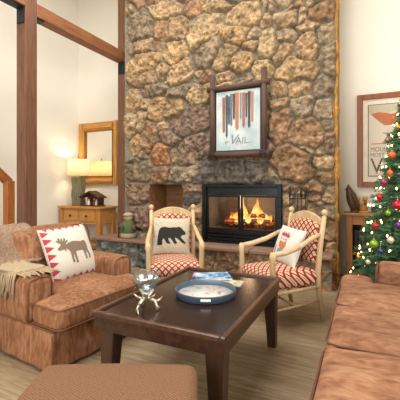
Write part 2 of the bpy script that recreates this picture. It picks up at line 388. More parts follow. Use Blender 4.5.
# ------------------------------------------------------------------ stone fireplace
STONES = [
    (-3.38, 3.98, 0.24, 0.28, 0, 'g'), (-3.34, 3.60, 0.22, 0.12, 0, 't'), (-3.52, 4.32, 0.16, 0.13, 20, 't'), (-2.96, 4.16, 0.38, 0.16, 0, 't'), (-2.40, 4.05, 0.17, 0.12, 20, 'o'),
    (-3.01, 3.81, 0.11, 0.16, 0, 'o'), (-2.70, 3.77, 0.20, 0.19, 0, 't'), (-3.05, 3.55, 0.09, 0.10, 0, 'o'), (-2.73, 3.41, 0.24, 0.17, 15, 'y'), (-2.21, 3.67, 0.32, 0.17, 32, 'y'),
    (-3.32, 3.33, 0.32, 0.15, 8, 'y'), (-2.16, 3.27, 0.28, 0.15, 38, 'g'), (-2.97, 3.16, 0.13, 0.11, 0, 't'), (-2.61, 3.05, 0.27, 0.14, 25, 't'), (-3.36, 3.07, 0.24, 0.10, 0, 't'),
    (-2.29, 2.97, 0.08, 0.09, 0, 't'), (-2.00, 3.99, 0.21, 0.10, -5, 'y'), (-1.58, 3.75, 0.27, 0.16, 10, 'y'), (-1.73, 3.52, 0.20, 0.16, -15, 'y'), (-1.46, 3.45, 0.09, 0.08, 10, 'g'),
    (-1.49, 3.32, 0.10, 0.07, 10, 't'), (-1.87, 3.21, 0.13, 0.22, -25, 't'), (-1.61, 3.08, 0.15, 0.14, 20, 'y'), (-1.24, 3.29, 0.13, 0.19, 0, 'y'), (-1.26, 3.81, 0.09, 0.08, 0, 'g'),
    (-1.27, 3.58, 0.07, 0.08, 0, 't'), (-2.23, 2.93, 0.13, 0.08, 0, 'o'), (-1.84, 2.90, 0.14, 0.07, 15, 't'), (-1.59, 2.85, 0.14, 0.07, 0, 'g'), (-1.31, 2.91, 0.14, 0.13, 30, 'y'),
    (-1.17, 3.80, 0.11, 0.08, 0, 't'), (-0.86, 3.74, 0.17, 0.07, 0, 'o'), (-0.98, 3.57, 0.19, 0.12, 15, 't'), (-0.75, 3.58, 0.05, 0.11, -10, 't'), (-0.68, 3.41, 0.13, 0.07, 12, 't'),
    (-0.49, 3.57, 0.17, 0.14, 0, 'o'), (-0.98, 3.33, 0.17, 0.08, -10, 'g'), (-1.04, 3.10, 0.08, 0.15, -30, 't'), (-0.67, 3.13, 0.14, 0.18, 30, 't'), (-0.45, 3.07, 0.11, 0.34, 0, 'g'),
    (-0.84, 2.84, 0.26, 0.16, -15, 'y'), (-1.06, 2.61, 0.10, 0.11, 0, 't'), (-1.06, 2.42, 0.10, 0.08, 0, 't'), (-0.81, 2.62, 0.16, 0.13, 0, 't'), (-0.78, 2.34, 0.12, 0.15, 0, 'g'),
    (-0.51, 2.58, 0.11, 0.16, 0, 'g'), (-0.49, 2.29, 0.10, 0.14, 0, 'g'), (-1.05, 2.11, 0.14, 0.23, -10, 'o'), (-0.71, 1.96, 0.22, 0.20, -20, 'o'), (-0.45, 2.09, 0.07, 0.08, 0, 'g'),
    (-0.42, 1.87, 0.06, 0.13, 0, 'p'), (-0.90, 1.60, 0.28, 0.24, -20, 'o'), (-0.71, 1.80, 0.13, 0.07, -20, 't'), (-0.54, 1.76, 0.06, 0.07, 0, 't'), (-0.51, 1.60, 0.11, 0.09, -15, 't'),
    (-0.46, 1.39, 0.12, 0.08, 0, 'o'), (-1.17, 1.44, 0.08, 0.11, 0, 'g'), (-0.93, 1.27, 0.09, 0.07, 0, 'p'), (-0.63, 1.26, 0.13, 0.07, 0, 'o'), (-0.97, 1.11, 0.05, 0.09, 0, 't'),
    (-0.92, 0.87, 0.07, 0.12, 0, 'o'), (-0.76, 1.10, 0.06, 0.12, 0, 't'), (-0.62, 1.12, 0.07, 0.08, 0, 'o'), (-0.59, 0.99, 0.10, 0.07, 0, 't'), (-0.42, 1.15, 0.06, 0.12, 0, 't'),
    (-0.41, 0.94, 0.06, 0.10, 0, 'g'), (-0.63, 0.79, 0.11, 0.11, 0, 'o'), (-0.45, 0.69, 0.10, 0.12, 0, 't'), (-0.72, 0.60, 0.10, 0.11, 0, 'g'), (-0.85, 0.63, 0.09, 0.11, 0, 't'),
    (-0.58, 0.54, 0.11, 0.09, 0, 'o'), (-0.41, 0.47, 0.08, 0.10, 0, 'y'), (-0.39, 0.24, 0.07, 0.10, 0, 'y'), (-0.40, 0.04, 0.07, 0.09, 0, 'o'), (-0.53, 0.30, 0.09, 0.10, 0, 'o'),
    (-0.56, 0.07, 0.09, 0.10, 0, 't'), (-3.11, 2.84, 0.25, 0.08, 0, 'g'), (-2.66, 2.77, 0.20, 0.08, 0, 'g'), (-2.36, 2.69, 0.14, 0.14, 30, 'y'), (-2.18, 2.67, 0.08, 0.14, 0, 't'),
    (-3.52, 2.71, 0.14, 0.17, 0, 'y'), (-3.28, 2.62, 0.10, 0.08, 0, 't'), (-3.03, 2.54, 0.13, 0.18, -15, 'y'), (-2.75, 2.52, 0.16, 0.14, 0, 'y'), (-2.43, 2.29, 0.38, 0.20, 20, 'p'),
    (-3.36, 2.36, 0.10, 0.18, -10, 't'), (-3.56, 2.31, 0.10, 0.20, 0, 'y'), (-3.22, 2.07, 0.16, 0.25, -12, 'o'), (-2.99, 2.25, 0.11, 0.06, 0, 't'), (-2.83, 2.05, 0.22, 0.10, -15, 'p'),
    (-3.48, 1.99, 0.10, 0.17, 0, 't'), (-2.40, 1.84, 0.28, 0.20, 25, 'p'), (-2.99, 1.75, 0.17, 0.21, 0, 'r'), (-2.77, 1.77, 0.09, 0.09, 0, 't'), (-3.34, 1.76, 0.08, 0.12, 30, 't'),
    (-3.42, 1.57, 0.24, 0.20, 0, 'g'), (-2.99, 1.51, 0.17, 0.16, 0, 'o'), (-2.54, 1.47, 0.25, 0.12, 5, 'g'), (-2.13, 1.57, 0.16, 0.18, 45, 'd'), (-1.84, 1.46, 0.33, 0.18, 5, 'd'),
    (-1.43, 1.51, 0.20, 0.14, -10, 'd'), (-2.31, 1.38, 0.10, 0.08, 0, 'd'), (-1.19, 1.37, 0.07, 0.07, 0, 'd'), (-3.44, 1.15, 0.20, 0.20, 0, 'p'), (-3.40, 0.77, 0.18, 0.22, 0, 'p'),
    (-3.48, 0.45, 0.16, 0.13, 0, 'g'), (-2.40, 1.25, 0.17, 0.08, 0, 'p'), (-2.43, 1.08, 0.12, 0.08, 0, 'd'), (-2.31, 0.90, 0.12, 0.11, 0, 't'), (-2.40, 0.72, 0.10, 0.11, 0, 'g'),
    (-2.29, 0.57, 0.12, 0.11, 0, 't'), (-2.42, 0.42, 0.10, 0.09, 0, 'g'), (-1.85, 2.62, 0.19, 0.15, 0, 'y'), (-1.48, 2.58, 0.18, 0.17, 0, 't'), (-1.81, 2.25, 0.20, 0.19, 0, 'o'),
    (-1.42, 2.19, 0.19, 0.20, 0, 't'), (-1.78, 1.87, 0.23, 0.16, 0, 'p'), (-1.37, 1.81, 0.19, 0.15, 0, 'p'), (-2.01, 2.38, 0.08, 0.15, 0, 't'),
]
def vnoise(x, y, seed):
    r = np.random.default_rng(seed); T = r.random((64, 64))
    xi = np.floor(x).astype(int); yi = np.floor(y).astype(int); fx = x - xi; fy = y - yi
    fx = fx * fx * (3 - 2 * fx); fy = fy * fy * (3 - 2 * fy)
    a = T[xi % 64, yi % 64]; b = T[(xi + 1) % 64, yi % 64]; c = T[xi % 64, (yi + 1) % 64]; d = T[(xi + 1) % 64, (yi + 1) % 64]
    return (a * (1 - fx) + b * fx) * (1 - fy) + (c * (1 - fx) + d * fx) * fy
def fbm(x, y, seed, octv=4, g=0.5):
    s = 0; a = 1; n = 0
    for k in range(octv):
        s = s + a * vnoise(x * 2 ** k + 17.3 * k, y * 2 ** k + 9.1 * k, seed + k); n += a; a *= g
    return s / n - 0.5
PAL = {'g': ('#97866f', '#8d7e69', '#9c8c76'), 't': ('#a68c6d', '#9c8467', '#a99173'), 'o': ('#967a60', '#8f745a', '#94775c'),
       'y': ('#b09672', '#b19a78', '#aa8f6b'), 'p': ('#8c7564', '#8f7868', '#857265'), 'r': ('#a87c5a', '#a87c5a', '#a87c5a'),
       'd': ('#645f5b', '#6d6762', '#5d5957'), 'b': ('#7c8487', '#6d767a', '#8a8f90'), 'w': ('#a8723a', '#b07e42', '#996633')}
def stone_relief(x0, x1, z0, z1, stones, step, seed, amp=0.085, holes=(), taper=(True, True, True, True), joint=0.014):
    nx = int(round((x1 - x0) / step)) + 1; nz = int(round((z1 - z0) / step)) + 1
    X, Z = np.meshgrid(np.linspace(x0, x1, nx), np.linspace(z0, z1, nz), indexing='ij')
    wx = X + 0.07 * fbm(X * 5, Z * 5, seed, 3); wz = Z + 0.07 * fbm(X * 5, Z * 5, seed + 20, 3)
    d1 = np.full(X.shape, 99.0); d2 = d1.copy(); i1 = np.zeros(X.shape, int)
    for k, (cx, cz, rx, rz, an, key) in enumerate(stones):
        ca, sa = math.cos(R(an)), math.sin(R(an))
        px = wx - cx; pz = wz - cz
        u = (px * ca + pz * sa) / rx; v = (-px * sa + pz * ca) / rz
        q = 2.5
        m = (np.abs(u) ** q + np.abs(v) ** q) ** (1 / q)
        g = (m - 1) * min(rx, rz) ** 0.75 * 0.3 ** 0.25   # roughly metres from the outline
        closer = g < d1
        d2 = np.where(closer, d1, np.minimum(d2, g)); i1 = np.where(closer, k, i1); d1 = np.where(closer, g, d1)
    gap = np.minimum((d2 - d1) * 0.5, 0.05 - d1)
    rough = fbm(X * 9, Z * 9, seed + 40, 5, 0.62)
    gap = gap + 0.012 * fbm(X * 16, Z * 16, seed + 60, 3)
    s = np.clip((gap - joint * 0.35) / 0.045, 0, 1); dome = np.sqrt(1 - (1 - s) ** 2)
    rnd = np.random.default_rng(seed + 5).random((len(stones), 4))
    tilt = (rnd[i1, 0] - 0.5) * 0.25 * (X - np.array([q[0] for q in stones])[i1]) + (rnd[i1, 1] - 0.5) * 0.25 * (Z - np.array([q[1] for q in stones])[i1])
    ridg = np.abs(fbm(X * 6 + 3.7, Z * 6, seed + 80, 4, 0.6))
    h = dome * (amp * (0.75 + 0.5 * rnd[i1, 2]) + tilt + 0.15 * rough - 0.11 * ridg) + (1 - dome) * 0.006 * rough
    edge = np.full(X.shape, 9.0)
    for f, e in zip(taper, (X - x0, x1 - X, Z - z0, z1 - Z)):
        if f: edge = np.minimum(edge, e)
    for (a, b, c, d) in holes:
        dx = np.maximum(np.maximum(a - X, X - b), 0); dz = np.maximum(np.maximum(c - Z, Z - d), 0)
        edge = np.minimum(edge, np.hypot(dx, dz))
    k = np.clip(edge / 0.05, 0, 1); h = h * np.sqrt(1 - (1 - k) ** 2)
    cols = np.zeros(X.shape + (3,))
    tab = np.array([lin(PAL[q[5]][int(rnd[i, 3] * 2.99)]) for i, q in enumerate(stones)]) * (0.9 + 0.2 * rnd[:, 1:2])
    pit = fbm(X * 22, Z * 22, seed + 100, 3, 0.6)
    vein = fbm(X * 4, Z * 4, seed + 120, 4, 0.6)
    mort = np.array(lin('#8f8878'))
    c = tab[i1] * (1 + 1.7 * pit + 0.5 * vein)[..., None]
    warm = np.clip(vein * 3 + 0.1, 0, 0.6)[..., None]
    c = c * (1 - warm) + c * np.array([1.05, 0.99, 0.90]) * warm
    ms = np.clip((gap - joint * 0.35) / 0.012, 0, 1)[..., None]
    cols = mort * (1 + 0.3 * pit[..., None]) * (1 - ms) + np.clip(c, 0.01, 1) * ms
    return X, Z, h, cols
def relief_mesh(name, m, parent, to_world, X, Z, H, cols, holes=(), loc=None):
    nx, nz = X.shape
    P = np.stack(to_world(X, Z, H), -1).reshape(-1, 3)
    idx = np.arange(nx * nz).reshape(nx, nz)
    q = np.stack([idx[:-1, :-1], idx[1:, :-1], idx[1:, 1:], idx[:-1, 1:]], -1).reshape(-1, 4)
    cx = (X[:-1, :-1] + X[1:, 1:]).reshape(-1) / 2; cz = (Z[:-1, :-1] + Z[1:, 1:]).reshape(-1) / 2
    keep = np.ones(len(q), bool)
    for (a, b, c, d) in holes: keep &= ~((cx > a) & (cx < b) & (cz > c) & (cz < d))
    q = q[keep]
    me = bpy.data.meshes.new(name); me.from_pydata(P.tolist(), [], q.tolist()); me.update()
    me.polygons.foreach_set('use_smooth', [True] * len(q))
    at = me.color_attributes.new('stone_colour', 'FLOAT_COLOR', 'POINT')
    c4 = np.ones((nx * nz, 4), np.float32); c4[:, :3] = cols.reshape(-1, 3)
    at.data.foreach_set('color', c4.reshape(-1))
    me.materials.append(m)
    o = bpy.data.objects.new(name, me); COL.objects.link(o); o.parent = parent
    if loc is not None: o.location = loc
    return o
t = NT('rough_fieldstone')
a = t.node('ShaderNodeVertexColor', layer_name='stone_colour')
v = t.coord()
f = t.noise(v, 38, 6, 0.7)
t.col(t.mix(0.75, a.outputs[0], t.ramp(f, [(0.3, (0.36, 0.32, 0.28)), (0.5, (0.92, 0.90, 0.87)), (0.7, (1.0, 1.0, 1.0))]), 'MULTIPLY'))
t.set(Roughness=0.9); t.b.inputs['Specular IOR Level'].default_value = 0.2; t.bump(f, 0.6, 0.012)
stone_m = t.m

CX0, CX1, CY = -3.735, -0.335, 4.80
NICHE = (-3.22, -2.60, 0.43, 1.31); FIRE = (-2.235, -1.035, 0.43, 1.31)
fp = thing('stone_fireplace', 'tall tan fieldstone fireplace with raised hearth and burning fire', 'fireplace', (-2.03, 4.8, 0))
off = -Vector(fp.location)
sts = list(STONES)
rr = random.Random(3)
z = 4.35
for row in range(4):                                   # the courses above the picture's top edge
    x = CX0 + 0.1
    while x < CX1:
        wd = rr.uniform(0.16, 0.34); sts.append((x + wd * 0.9, z + rr.uniform(-.05, .05) - 0.12 * (x + 3.7) * (0 if row else 0), wd, rr.uniform(.13, .17), rr.randint(-15, 15), rr.choice('tygo'))); x += wd * 1.9
    z += 0.27
for (x, zz) in ((-0.9, 4.1), (-1.3, 4.15), (-0.55, 4.05), (-0.6, 3.8), (-1.0, 3.85), (-1.5, 4.1), (-1.75, 4.12), (-0.35, 3.9)):
    sts.append((x, zz, 0.18, 0.14, rr.randint(-15, 15), rr.choice('tygo')))
X, Z, Hh, Cc = stone_relief(CX0, CX1, 0.0, 5.2, sts, 0.0125, 5, 0.09, (NICHE, FIRE), (True, True, False, False))
relief_mesh('chimney_breast', stone_m, fp, lambda x, z, h: (x, CY - h, z), X, Z, Hh, Cc, (NICHE, FIRE), off)
side_m = plain('chimney_side_stone', '#8f7e66', 0.95, var=0.3, scale=6, bump=0.5)
wpart(MB().box(CX0 + 0.005, NICHE[0] - 0.02, CY + 0.004, 5.42, 0, 5.2).box(NICHE[1] + 0.02, FIRE[0] - 0.02, CY + 0.004, 5.42, 0, 5.2).box(FIRE[1] + 0.02, CX1 - 0.005, CY + 0.004, 5.42, 0, 5.2)
      .box(NICHE[0] - 0.02, NICHE[1] + 0.02, CY + 0.004, 5.42, 1.33, 5.2).box(FIRE[0] - 0.02, FIRE[1] + 0.02, CY + 0.004, 5.42, 1.33, 5.2)
      .box(NICHE[0] - 0.02, NICHE[1] + 0.02, CY + 0.004, 5.42, 0, 0.41).box(FIRE[0] - 0.02, FIRE[1] + 0.02, CY + 0.004, 5.42, 0, 0.41), 'chimney_core', side_m, fp)
# live edge log up the right corner
pts = []; rad = []
for k in range(160):
    zz = k * 5.2 / 159; pts.append((-0.335 + 0.006 * math.sin(zz * 5) + 0.004 * math.sin(zz * 37), 4.785, zz)); rad.append(0.028 + 0.008 * math.sin(zz * 9.1) + 0.006 * math.sin(zz * 23) + 0.004 * math.sin(zz * 51))
livedge_m = wood('live_edge_log', '#70441a', '#bd8838', 0.8, 'z', 2.5, (0.35, 0.6), 0.3)
wpart(MB().tube(pts, rad, 10), 'live_edge_trim', livedge_m, fp)
# raised hearth: stone front, golden end block, slab top
hs = []
x = -4.05
while x < -0.5:
    wd = rr.uniform(.10, .2)
    if rr.random() < .55: hs += [(x + wd, 0.12, wd, .11, rr.randint(-8, 8), None), (x + wd, 0.33, wd, .09, rr.randint(-8, 8), None)]
    else: hs.append((x + wd, 0.22, wd, .19, rr.randint(-8, 8), None))
    x += 2 * wd
hs = [(a, b, c, d, e, 'b' if a < -2.4 else rr.choice('pto')) for a, b, c, d, e, k in hs]
hs += [(-0.48, 0.12, .14, .13, 5, 'w'), (-0.49, 0.32, .13, .10, -4, 'w')]
X, Z, Hh, Cc = stone_relief(-4.10, -0.37, 0.0, 0.39, hs, 0.0125, 31, 0.05, (), (True, True, False, True))
relief_mesh('hearth_front', stone_m, fp, lambda x, z, h: (x, 4.50 - h, z), X, Z, Hh, Cc, (), off)
es = [(4.6, .12, .12, .13, 0, 'w'), (4.64, .34, .16, .1, 0, 'w')]
X, Z, Hh, Cc = stone_relief(4.50, 4.80, 0.0, 0.39, es, 0.0125, 37, 0.03, (), (True, False, False, True))
relief_mesh('hearth_end', stone_m, fp, lambda x, z, h: (-0.37 + h, x, z), X, Z, Hh, Cc, (), off)
wpart(MB().box(-4.095, -3.74, 4.505, 4.89, 0, 0.38).box(-3.74, -0.375, 4.505, 4.80, 0, 0.38), 'hearth_core', side_m, fp)
wpart(MB().box(-4.12, -3.74, 4.41, 4.89, 0.385, 0.435).box(-3.74, -2.6, 4.41, 4.83, 0.385, 0.435).box(-2.598, -1.4, 4.41, 4.83, 0.385, 0.437).box(-1.398, -0.36, 4.42, 4.80, 0.385, 0.433), 'hearth_slab', slab_m, fp, 0.012)
# wood niche lining
a, b, c, d = NICHE
n = MB().box(a - .02, a, CY, 5.38, c - .02, d + .02).box(b, b + .02, CY, 5.38, c - .02, d + .02).box(a, b, CY, 5.38, d, d + .02).box(a, b, CY, 5.38, c - .02, c)
for k in range(5):
    n.box(a, b, 5.33, 5.36, c + k * .177, c + k * .177 + .17)
wpart(n, 'wood_niche', niche_m, fp)
# firebox
a, b, c, d = FIRE
wpart(MB().box(a - .02, a + .03, CY + .03, 5.36, c, d).box(b - .03, b + .02, CY + .03, 5.36, c, d).box(a, b, CY + .03, 5.36, d - .05, d).box(a, b, CY + .03, 5.36, c, c + .20).box(a, b, 5.30, 5.36, c, d), 'firebox_lining', brick_m, fp)
fr = MB().box(a, a + .06, 4.74, 4.84, c + .01, d).box(b - .06, b, 4.74, 4.84, c + .01, d).box(a + .06, b - .06, 4.74, 4.84, d - .05, d)
fr.box(a + .06, b - .06, 4.76, 4.84, c + .01, c + .04)
wpart(fr, 'firebox_frame', iron_m, fp, 0.005)
lv = wpart(MB().box(a + .06, b - .06, 4.775, 4.83, d - .155, d - .05), 'upper_vent', plain('teal_black_vent', '#20282c', 0.28, 0.6, 0.05), fp, 0.004)
MBg = MB()
for k in range(3): MBg.box(a + .06, b - .06, 4.765, 4.83, c + .05 + k * .05, c + .09 + k * .05)
for k in range(6): MBg.box(a + .1 + k * .2, a + .115 + k * .2, 4.768, 4.82, c + .04, c + .19)
wpart(MBg, 'lower_vent', iron_m, fp)
zd0, zd1 = c + .20, d - .16
mid = (a + b) / 2
for (x0, x1) in ((a + .06, mid - .004), (mid + .004, b - .06)):
    dr = wpart(MB().box(x0, x0 + .035, 4.765, 4.795, zd0, zd1).box(x1 - .035, x1, 4.765, 4.795, zd0, zd1).box(x0 + .035, x1 - .035, 4.765, 4.795, zd1 - .03, zd1).box(x0 + .035, x1 - .035, 4.765, 4.795, zd0, zd0 + .03), 'fireplace_door', iron_m, fp, 0.003)
    MB().box(x0 + .035, x1 - .035, 4.778, 4.784, zd0 + .03, zd1 - .03).build('door_glass', firepane_m, dr)
    hx = x1 - .02 if x0 < mid - .3 else x0 + .02
    MB().tube([(hx, 4.76, zd0 + .2), (hx, 4.74, zd0 + .21), (hx, 4.74, zd0 + .31), (hx, 4.76, zd0 + .32)], .007, 6).build('door_handle', iron_m, dr)
# grate, logs, flames
gz = c + .20
t = thing('fire_grate', 'black iron grate holding the burning logs in the firebox', 'grate', (-1.6, 5.05, gz))
g = MB()
for k in range(7): g.tube([(-1.90 + k * .1, 4.92, gz + .12), (-1.90 + k * .1, 4.93, gz + .06), (-1.90 + k * .1, 5.2, gz + .06), (-1.90 + k * .1, 5.22, gz + .10)], .008, 6)
wpart(g, 'bar', ironmatte_m, t)
for x in (-1.85, -1.35):
    for y in (4.95, 5.18): wpart(MB().box(x - .01, x + .01, y - .01, y + .01, gz, gz + .06), 'leg', ironmatte_m, t)
ember = NT('charred_log'); v = ember.coord(scale=(3, 12, 12)); f = ember.noise(v, 3, 5, .7)
ember.col(ember.ramp(f, [(.35, '#1a120d'), (.6, '#5a4030'), (.75, '#93836f')])); ember.set(Roughness=.95); ember.bump(f, .7, .02)
ember.link(ember.ramp(f, [(.42, '#ff6a1a'), (.50, '#000000')]), ember.b.inputs['Emission Color']); ember.b.inputs['Emission Strength'].default_value = 1.2
def log(p0, p1, r, label):
    pts = [Vector(p0).lerp(Vector(p1), k / 6) + Vector((0, .006 * math.sin(k * 2), .006 * math.cos(k * 3))) for k in range(7)]
    tag(MB().tube(pts, [r * (1 + .08 * math.sin(k * 1.7)) for k in range(7)], 10).build('firewood_log', ember.m), label, 'log', 'logs burning in the firebox')
log((-1.95, 4.98, gz + .115), (-1.25, 5.0, gz + .115), .05, 'front charred log lying on the grate in the fire')
log((-1.92, 5.15, gz + .12), (-1.22, 5.12, gz + .12), .055, 'rear charred log lying on the grate behind the front log')
log((-1.90, 5.10, gz + .20), (-1.34, 5.0, gz + .21), .04, 'charred log laid slanting on top of the burning pair')
def flame_mat():
    t = NT('flame')
    tc = t.node('ShaderNodeTexCoord'); sx = t.node('ShaderNodeSeparateXYZ'); t.link(tc.outputs['Generated'], sx.inputs[0])
    n = t.noise(t.coord(scale=(1, 1, .5)), 14, 3)
    hgt = t.math('ADD', sx.outputs[2], t.math('MULTIPLY', t.math('SUBTRACT', n, .5), .5))
    c = t.ramp(hgt, [(0.0, '#ffd890'), (.45, '#ffc060'), (.75, '#ff9a38'), (1.0, '#f07018')])
    e = t.node('ShaderNodeEmission'); e.inputs['Strength'].default_value = 2.6; t.link(c, e.inputs[0])
    tr = t.node('ShaderNodeBsdfTransparent')
    al = t.node('ShaderNodeMapRange'); al.inputs[1].default_value = 1.0; al.inputs[2].default_value = .2; al.inputs[3].default_value = .0; al.inputs[4].default_value = .8
    t.link(hgt, al.inputs[0])
    mx = t.node('ShaderNodeMixShader'); t.link(al.outputs[0], mx.inputs[0]); t.link(tr.outputs[0], mx.inputs[1]); t.link(e.outputs[0], mx.inputs[2])
    t.link(mx.outputs[0], t.out.inputs[0])
    return t.m
flame_m = flame_mat()
t = thing('fire', 'bright orange and yellow fire burning behind the glass doors', 'fire', (-1.6, 5.05, gz + .1))
for (fx, fy, fh, fw, ph) in ((-1.66, 5.02, .40, .045, 0), (-1.70, 5.06, .30, .05, 1), (-1.77, 5.0, .20, .045, 2), (-1.49, 5.05, .42, .05, 3), (-1.44, 5.02, .32, .05, 4), (-1.36, 5.06, .22, .05, 5), (-1.86, 5.06, .13, .045, 6), (-1.57, 4.97, .16, .05, 7), (-1.28, 5.04, .15, .045, 8), (-1.40, 4.95, .13, .05, 10), (-1.73, 4.94, .10, .05, 11), (-1.53, 5.08, .28, .045, 12)):
    pts = []; rad = []
    for k in range(13):
        s = k / 12
        pts.append((fx + .035 * math.sin(ph * 1.3 + s * 5.5) * s, fy + .02 * math.cos(ph + s * 5) * s, gz + .10 + fh * s))
        rad.append(max(.002, fw * (math.sin(PI * min(1, s * 1.15 + .13)) ** .8 if s < .75 else 0.34 * (1 - s) / .25 + .0) * (1 + .15 * math.sin(ph + 9 * s))))
    wpart(MB().tube(pts, rad, 10), 'flame', flame_m, t)
d = bpy.data.lights.new('fire_glow', 'POINT'); d.energy = 11; d.color = (1, .62, .32); d.shadow_soft_size = .12
o = bpy.data.objects.new('fire_glow', d); COL.objects.link(o); o.location = (-1.58, 4.93, gz + .42)
# fire tools on a stand beside the firebox
t = thing('tool_stand', 'black iron fire tool stand on the hearth right of the firebox', 'tool stand', (-0.800, 4.62, .433))
wpart(MB().lathe([(.09, 0), (.09, .012), (.02, .03)], (-0.800, 4.62, .433), 16), 'base_plate', ironmatte_m, t)
wpart(MB().tube([(-0.800, 4.62, .45), (-0.800, 4.62, 1.19)], .009, 8), 'pole', ironmatte_m, t)
wpart(MB().tube([(-0.910, 4.62, 1.12), (-0.690, 4.62, 1.12)], .007, 6), 'hook_bar', ironmatte_m, t)
def tool(name, x, label, end):
    t = thing(name, label, 'fire tool', (x, 4.60, .5), 0, 'fire tools on the stand')
    wpart(MB().tube([(x, 4.603, 1.20), (x, 4.603, .62)], .007, 8), 'shaft', ironmatte_m, t)
    wpart(MB().tube([(x, 4.603, 1.14), (x, 4.603, 1.27)], [.013, .016], 8), 'handle', ironmatte_m, t)
    wpart(end, 'tool_end', ironmatte_m, t)
tool('poker', -0.895, 'black poker hanging leftmost on the fire tool stand', MB().tube([(-0.895, 4.603, .62), (-0.895, 4.603, .52), (-0.880, 4.603, .50)], [.007, .007, .003], 6).tube([(-0.895, 4.603, .58), (-0.870, 4.603, .56)], .006, 6))
tool('shovel', -0.750, 'black ash shovel hanging between the brush and the stand pole', MB().taper((-0.750, 4.603, .48), .035, .006, (-0.750, 4.603, .63), .045, .006))
tool('hearth_brush', -0.695, 'black hearth brush hanging rightmost on the fire tool stand', MB().lathe([(.03, 0), (.028, .08), (.012, .14)], (-0.695, 4.603, .48), 10))
# ------------------------------------------------------------------ text
def text_mb(s, size, depth=0.002, align='LEFT', shear=0.0, squash=1.0):
    cu = bpy.data.curves.new('lettering', 'FONT'); cu.body = s; cu.size = size; cu.extrude = depth; cu.align_x = align; cu.shear = shear
    o = bpy.data.objects.new('lettering', cu); COL.objects.link(o)
    dg = bpy.context.evaluated_depsgraph_get(); me = bpy.data.meshes.new_from_object(o.evaluated_get(dg))
    v = [(p.co.x * squash, p.co.y, p.co.z) for p in me.vertices]; f = [tuple(q.vertices) for q in me.polygons]
    bpy.data.objects.remove(o, do_unlink=True); bpy.data.curves.remove(cu); bpy.data.meshes.remove(me)
    return v, f
def M_(loc, rot=(0, 0, 0)): return Matrix.Translation(loc) @ Euler(rot, 'XYZ').to_matrix().to_4x4()
FLATWALL = (R(90), 0, 0)     # text that faces -Y

# ------------------------------------------------------------------ framed ski print on the chimney
t = thing('framed_print', 'ski print in a rough log frame hanging on the stone chimney', 'picture', (-1.62, 4.68, 2.25))
T_ = lambda x, z, y=0: (x, 4.68 + y, z)
fx0, fx1, fz0, fz1 = -2.06, -1.20, 1.70, 2.74
wpart(MB().tube([(fx0 + .05, 4.66, fz0 - .03), (fx0 + .048, 4.66, 2.3), (fx0 + .045, 4.66, fz1 + .14)], [.046, .043, .042], 8), 'frame_side', barn_m, t)
wpart(MB().tube([(fx1 - .05, 4.66, fz0 - .03), (fx1 - .045, 4.66, 2.3), (fx1 - .05, 4.66, fz1 + .16)], [.046, .042, .042], 8), 'frame_side', barn_m, t)
wpart(MB().tube([(fx0 - .03, 4.655, fz1 - .05), (-1.62, 4.655, fz1 - .045), (fx1 + .03, 4.655, fz1 - .035)], [.042, .038, .042], 8), 'frame_rail', barnx_m, t)
wpart(MB().tube([(fx0 - .03, 4.655, fz0 + .04), (-1.62, 4.655, fz0 + .035), (fx1 + .03, 4.655, fz0 + .04)], [.046, .043, .046], 8), 'frame_rail', barnx_m, t)
for x in (fx0 + .05, fx1 - .05): wpart(MB().rbox((x, 4.612, fz0 + .05), (.085, .03, .07), .012, 3), 'corner_lashing', ironmatte_m, t)
wpart(MB().box(fx0 + .06, fx1 - .06, 4.675, 4.70, fz0 + .05, fz1 - .05), 'backing', ironmatte_m, t)
px0, px1, pz0, pz1 = fx0 + .105, fx1 - .105, fz0 + .095, fz1 - .10
pt = NT('print_paper'); v = pt.coord(); n = pt.noise(v, 4, 4); pt.col(pt.ramp(n, [(.35, '#9fb4bc'), (.55, '#c3cfcf'), (.7, '#d2d8d4')])); pt.set(Roughness=.7)
pp = wpart(MB().box(px0, px1, 4.665, 4.676, pz0, pz1), 'print', pt.m, t)
skis = [(-1.84, .06, .50, '#8d5a3c', .024), (-1.795, .03, .60, '#2d3a4a', .018), (-1.76, .05, .40, '#34424c', .018), (-1.725, .02, .45, '#5a6a72', .02), (-1.685, .02, .36, '#2c3038', .018),
        (-1.64, .01, .52, '#b06e4a', .03), (-1.585, .02, .36, '#70808a', .016), (-1.54, .02, .48, '#9a5a40', .024), (-1.50, .03, .34, '#3a4450', .016), (-1.46, .01, .5, '#2a2c30', .022), (-1.415, .02, .42, '#a8705a', .02)]
for k, (x, dz, ln, c, wd) in enumerate(skis):
    ztop = pz1 - .02 - dz; zb = ztop - ln
    m = plain('ski_ink_%d' % k, c, .6, var=.2)
    poly = [(x - wd, ztop), (x - wd * .8, zb + .05), (x - wd * .9, zb + .02), (x, zb - .02), (x + wd * .9, zb + .02), (x + wd * .8, zb + .05), (x + wd, ztop)]
    o = MB().prism(poly, 4.6625, 4.666).build('printed_ski', m, pp)
ink = plain('print_ink', '#6d8086', .7)
v, f = text_mb('V', .20, .001, 'CENTER', .35); MB().add(v, f, False, M_((-1.71, 4.6635, pz0 + .085), FLATWALL)).build('lettering', ink, pp)
v, f = text_mb('AIL.', .135, .001, 'LEFT', .1); MB().add(v, f, False, M_((-1.665, 4.6635, pz0 + .09), FLATWALL)).build('lettering', ink, pp)
sw = MB().tube([(-1.80, 4.663, pz0 + .09), (-1.82, 4.663, pz0 + .11), (-1.80, 4.663, pz0 + .13), (-1.77, 4.663, pz0 + .12)], .006, 5); sw.build('swash', ink, pp)
MB().box(px0, px0 + .22, 4.663, 4.6655, pz0, pz0 + .06).build('blue_wash', plain('pale_teal_wash', '#9dbcc0', .8), pp)
wpart(MB().box(px0, px1, 4.652, 4.656, pz0, pz1), 'pane', pane_m, t)
t.location.y -= .03

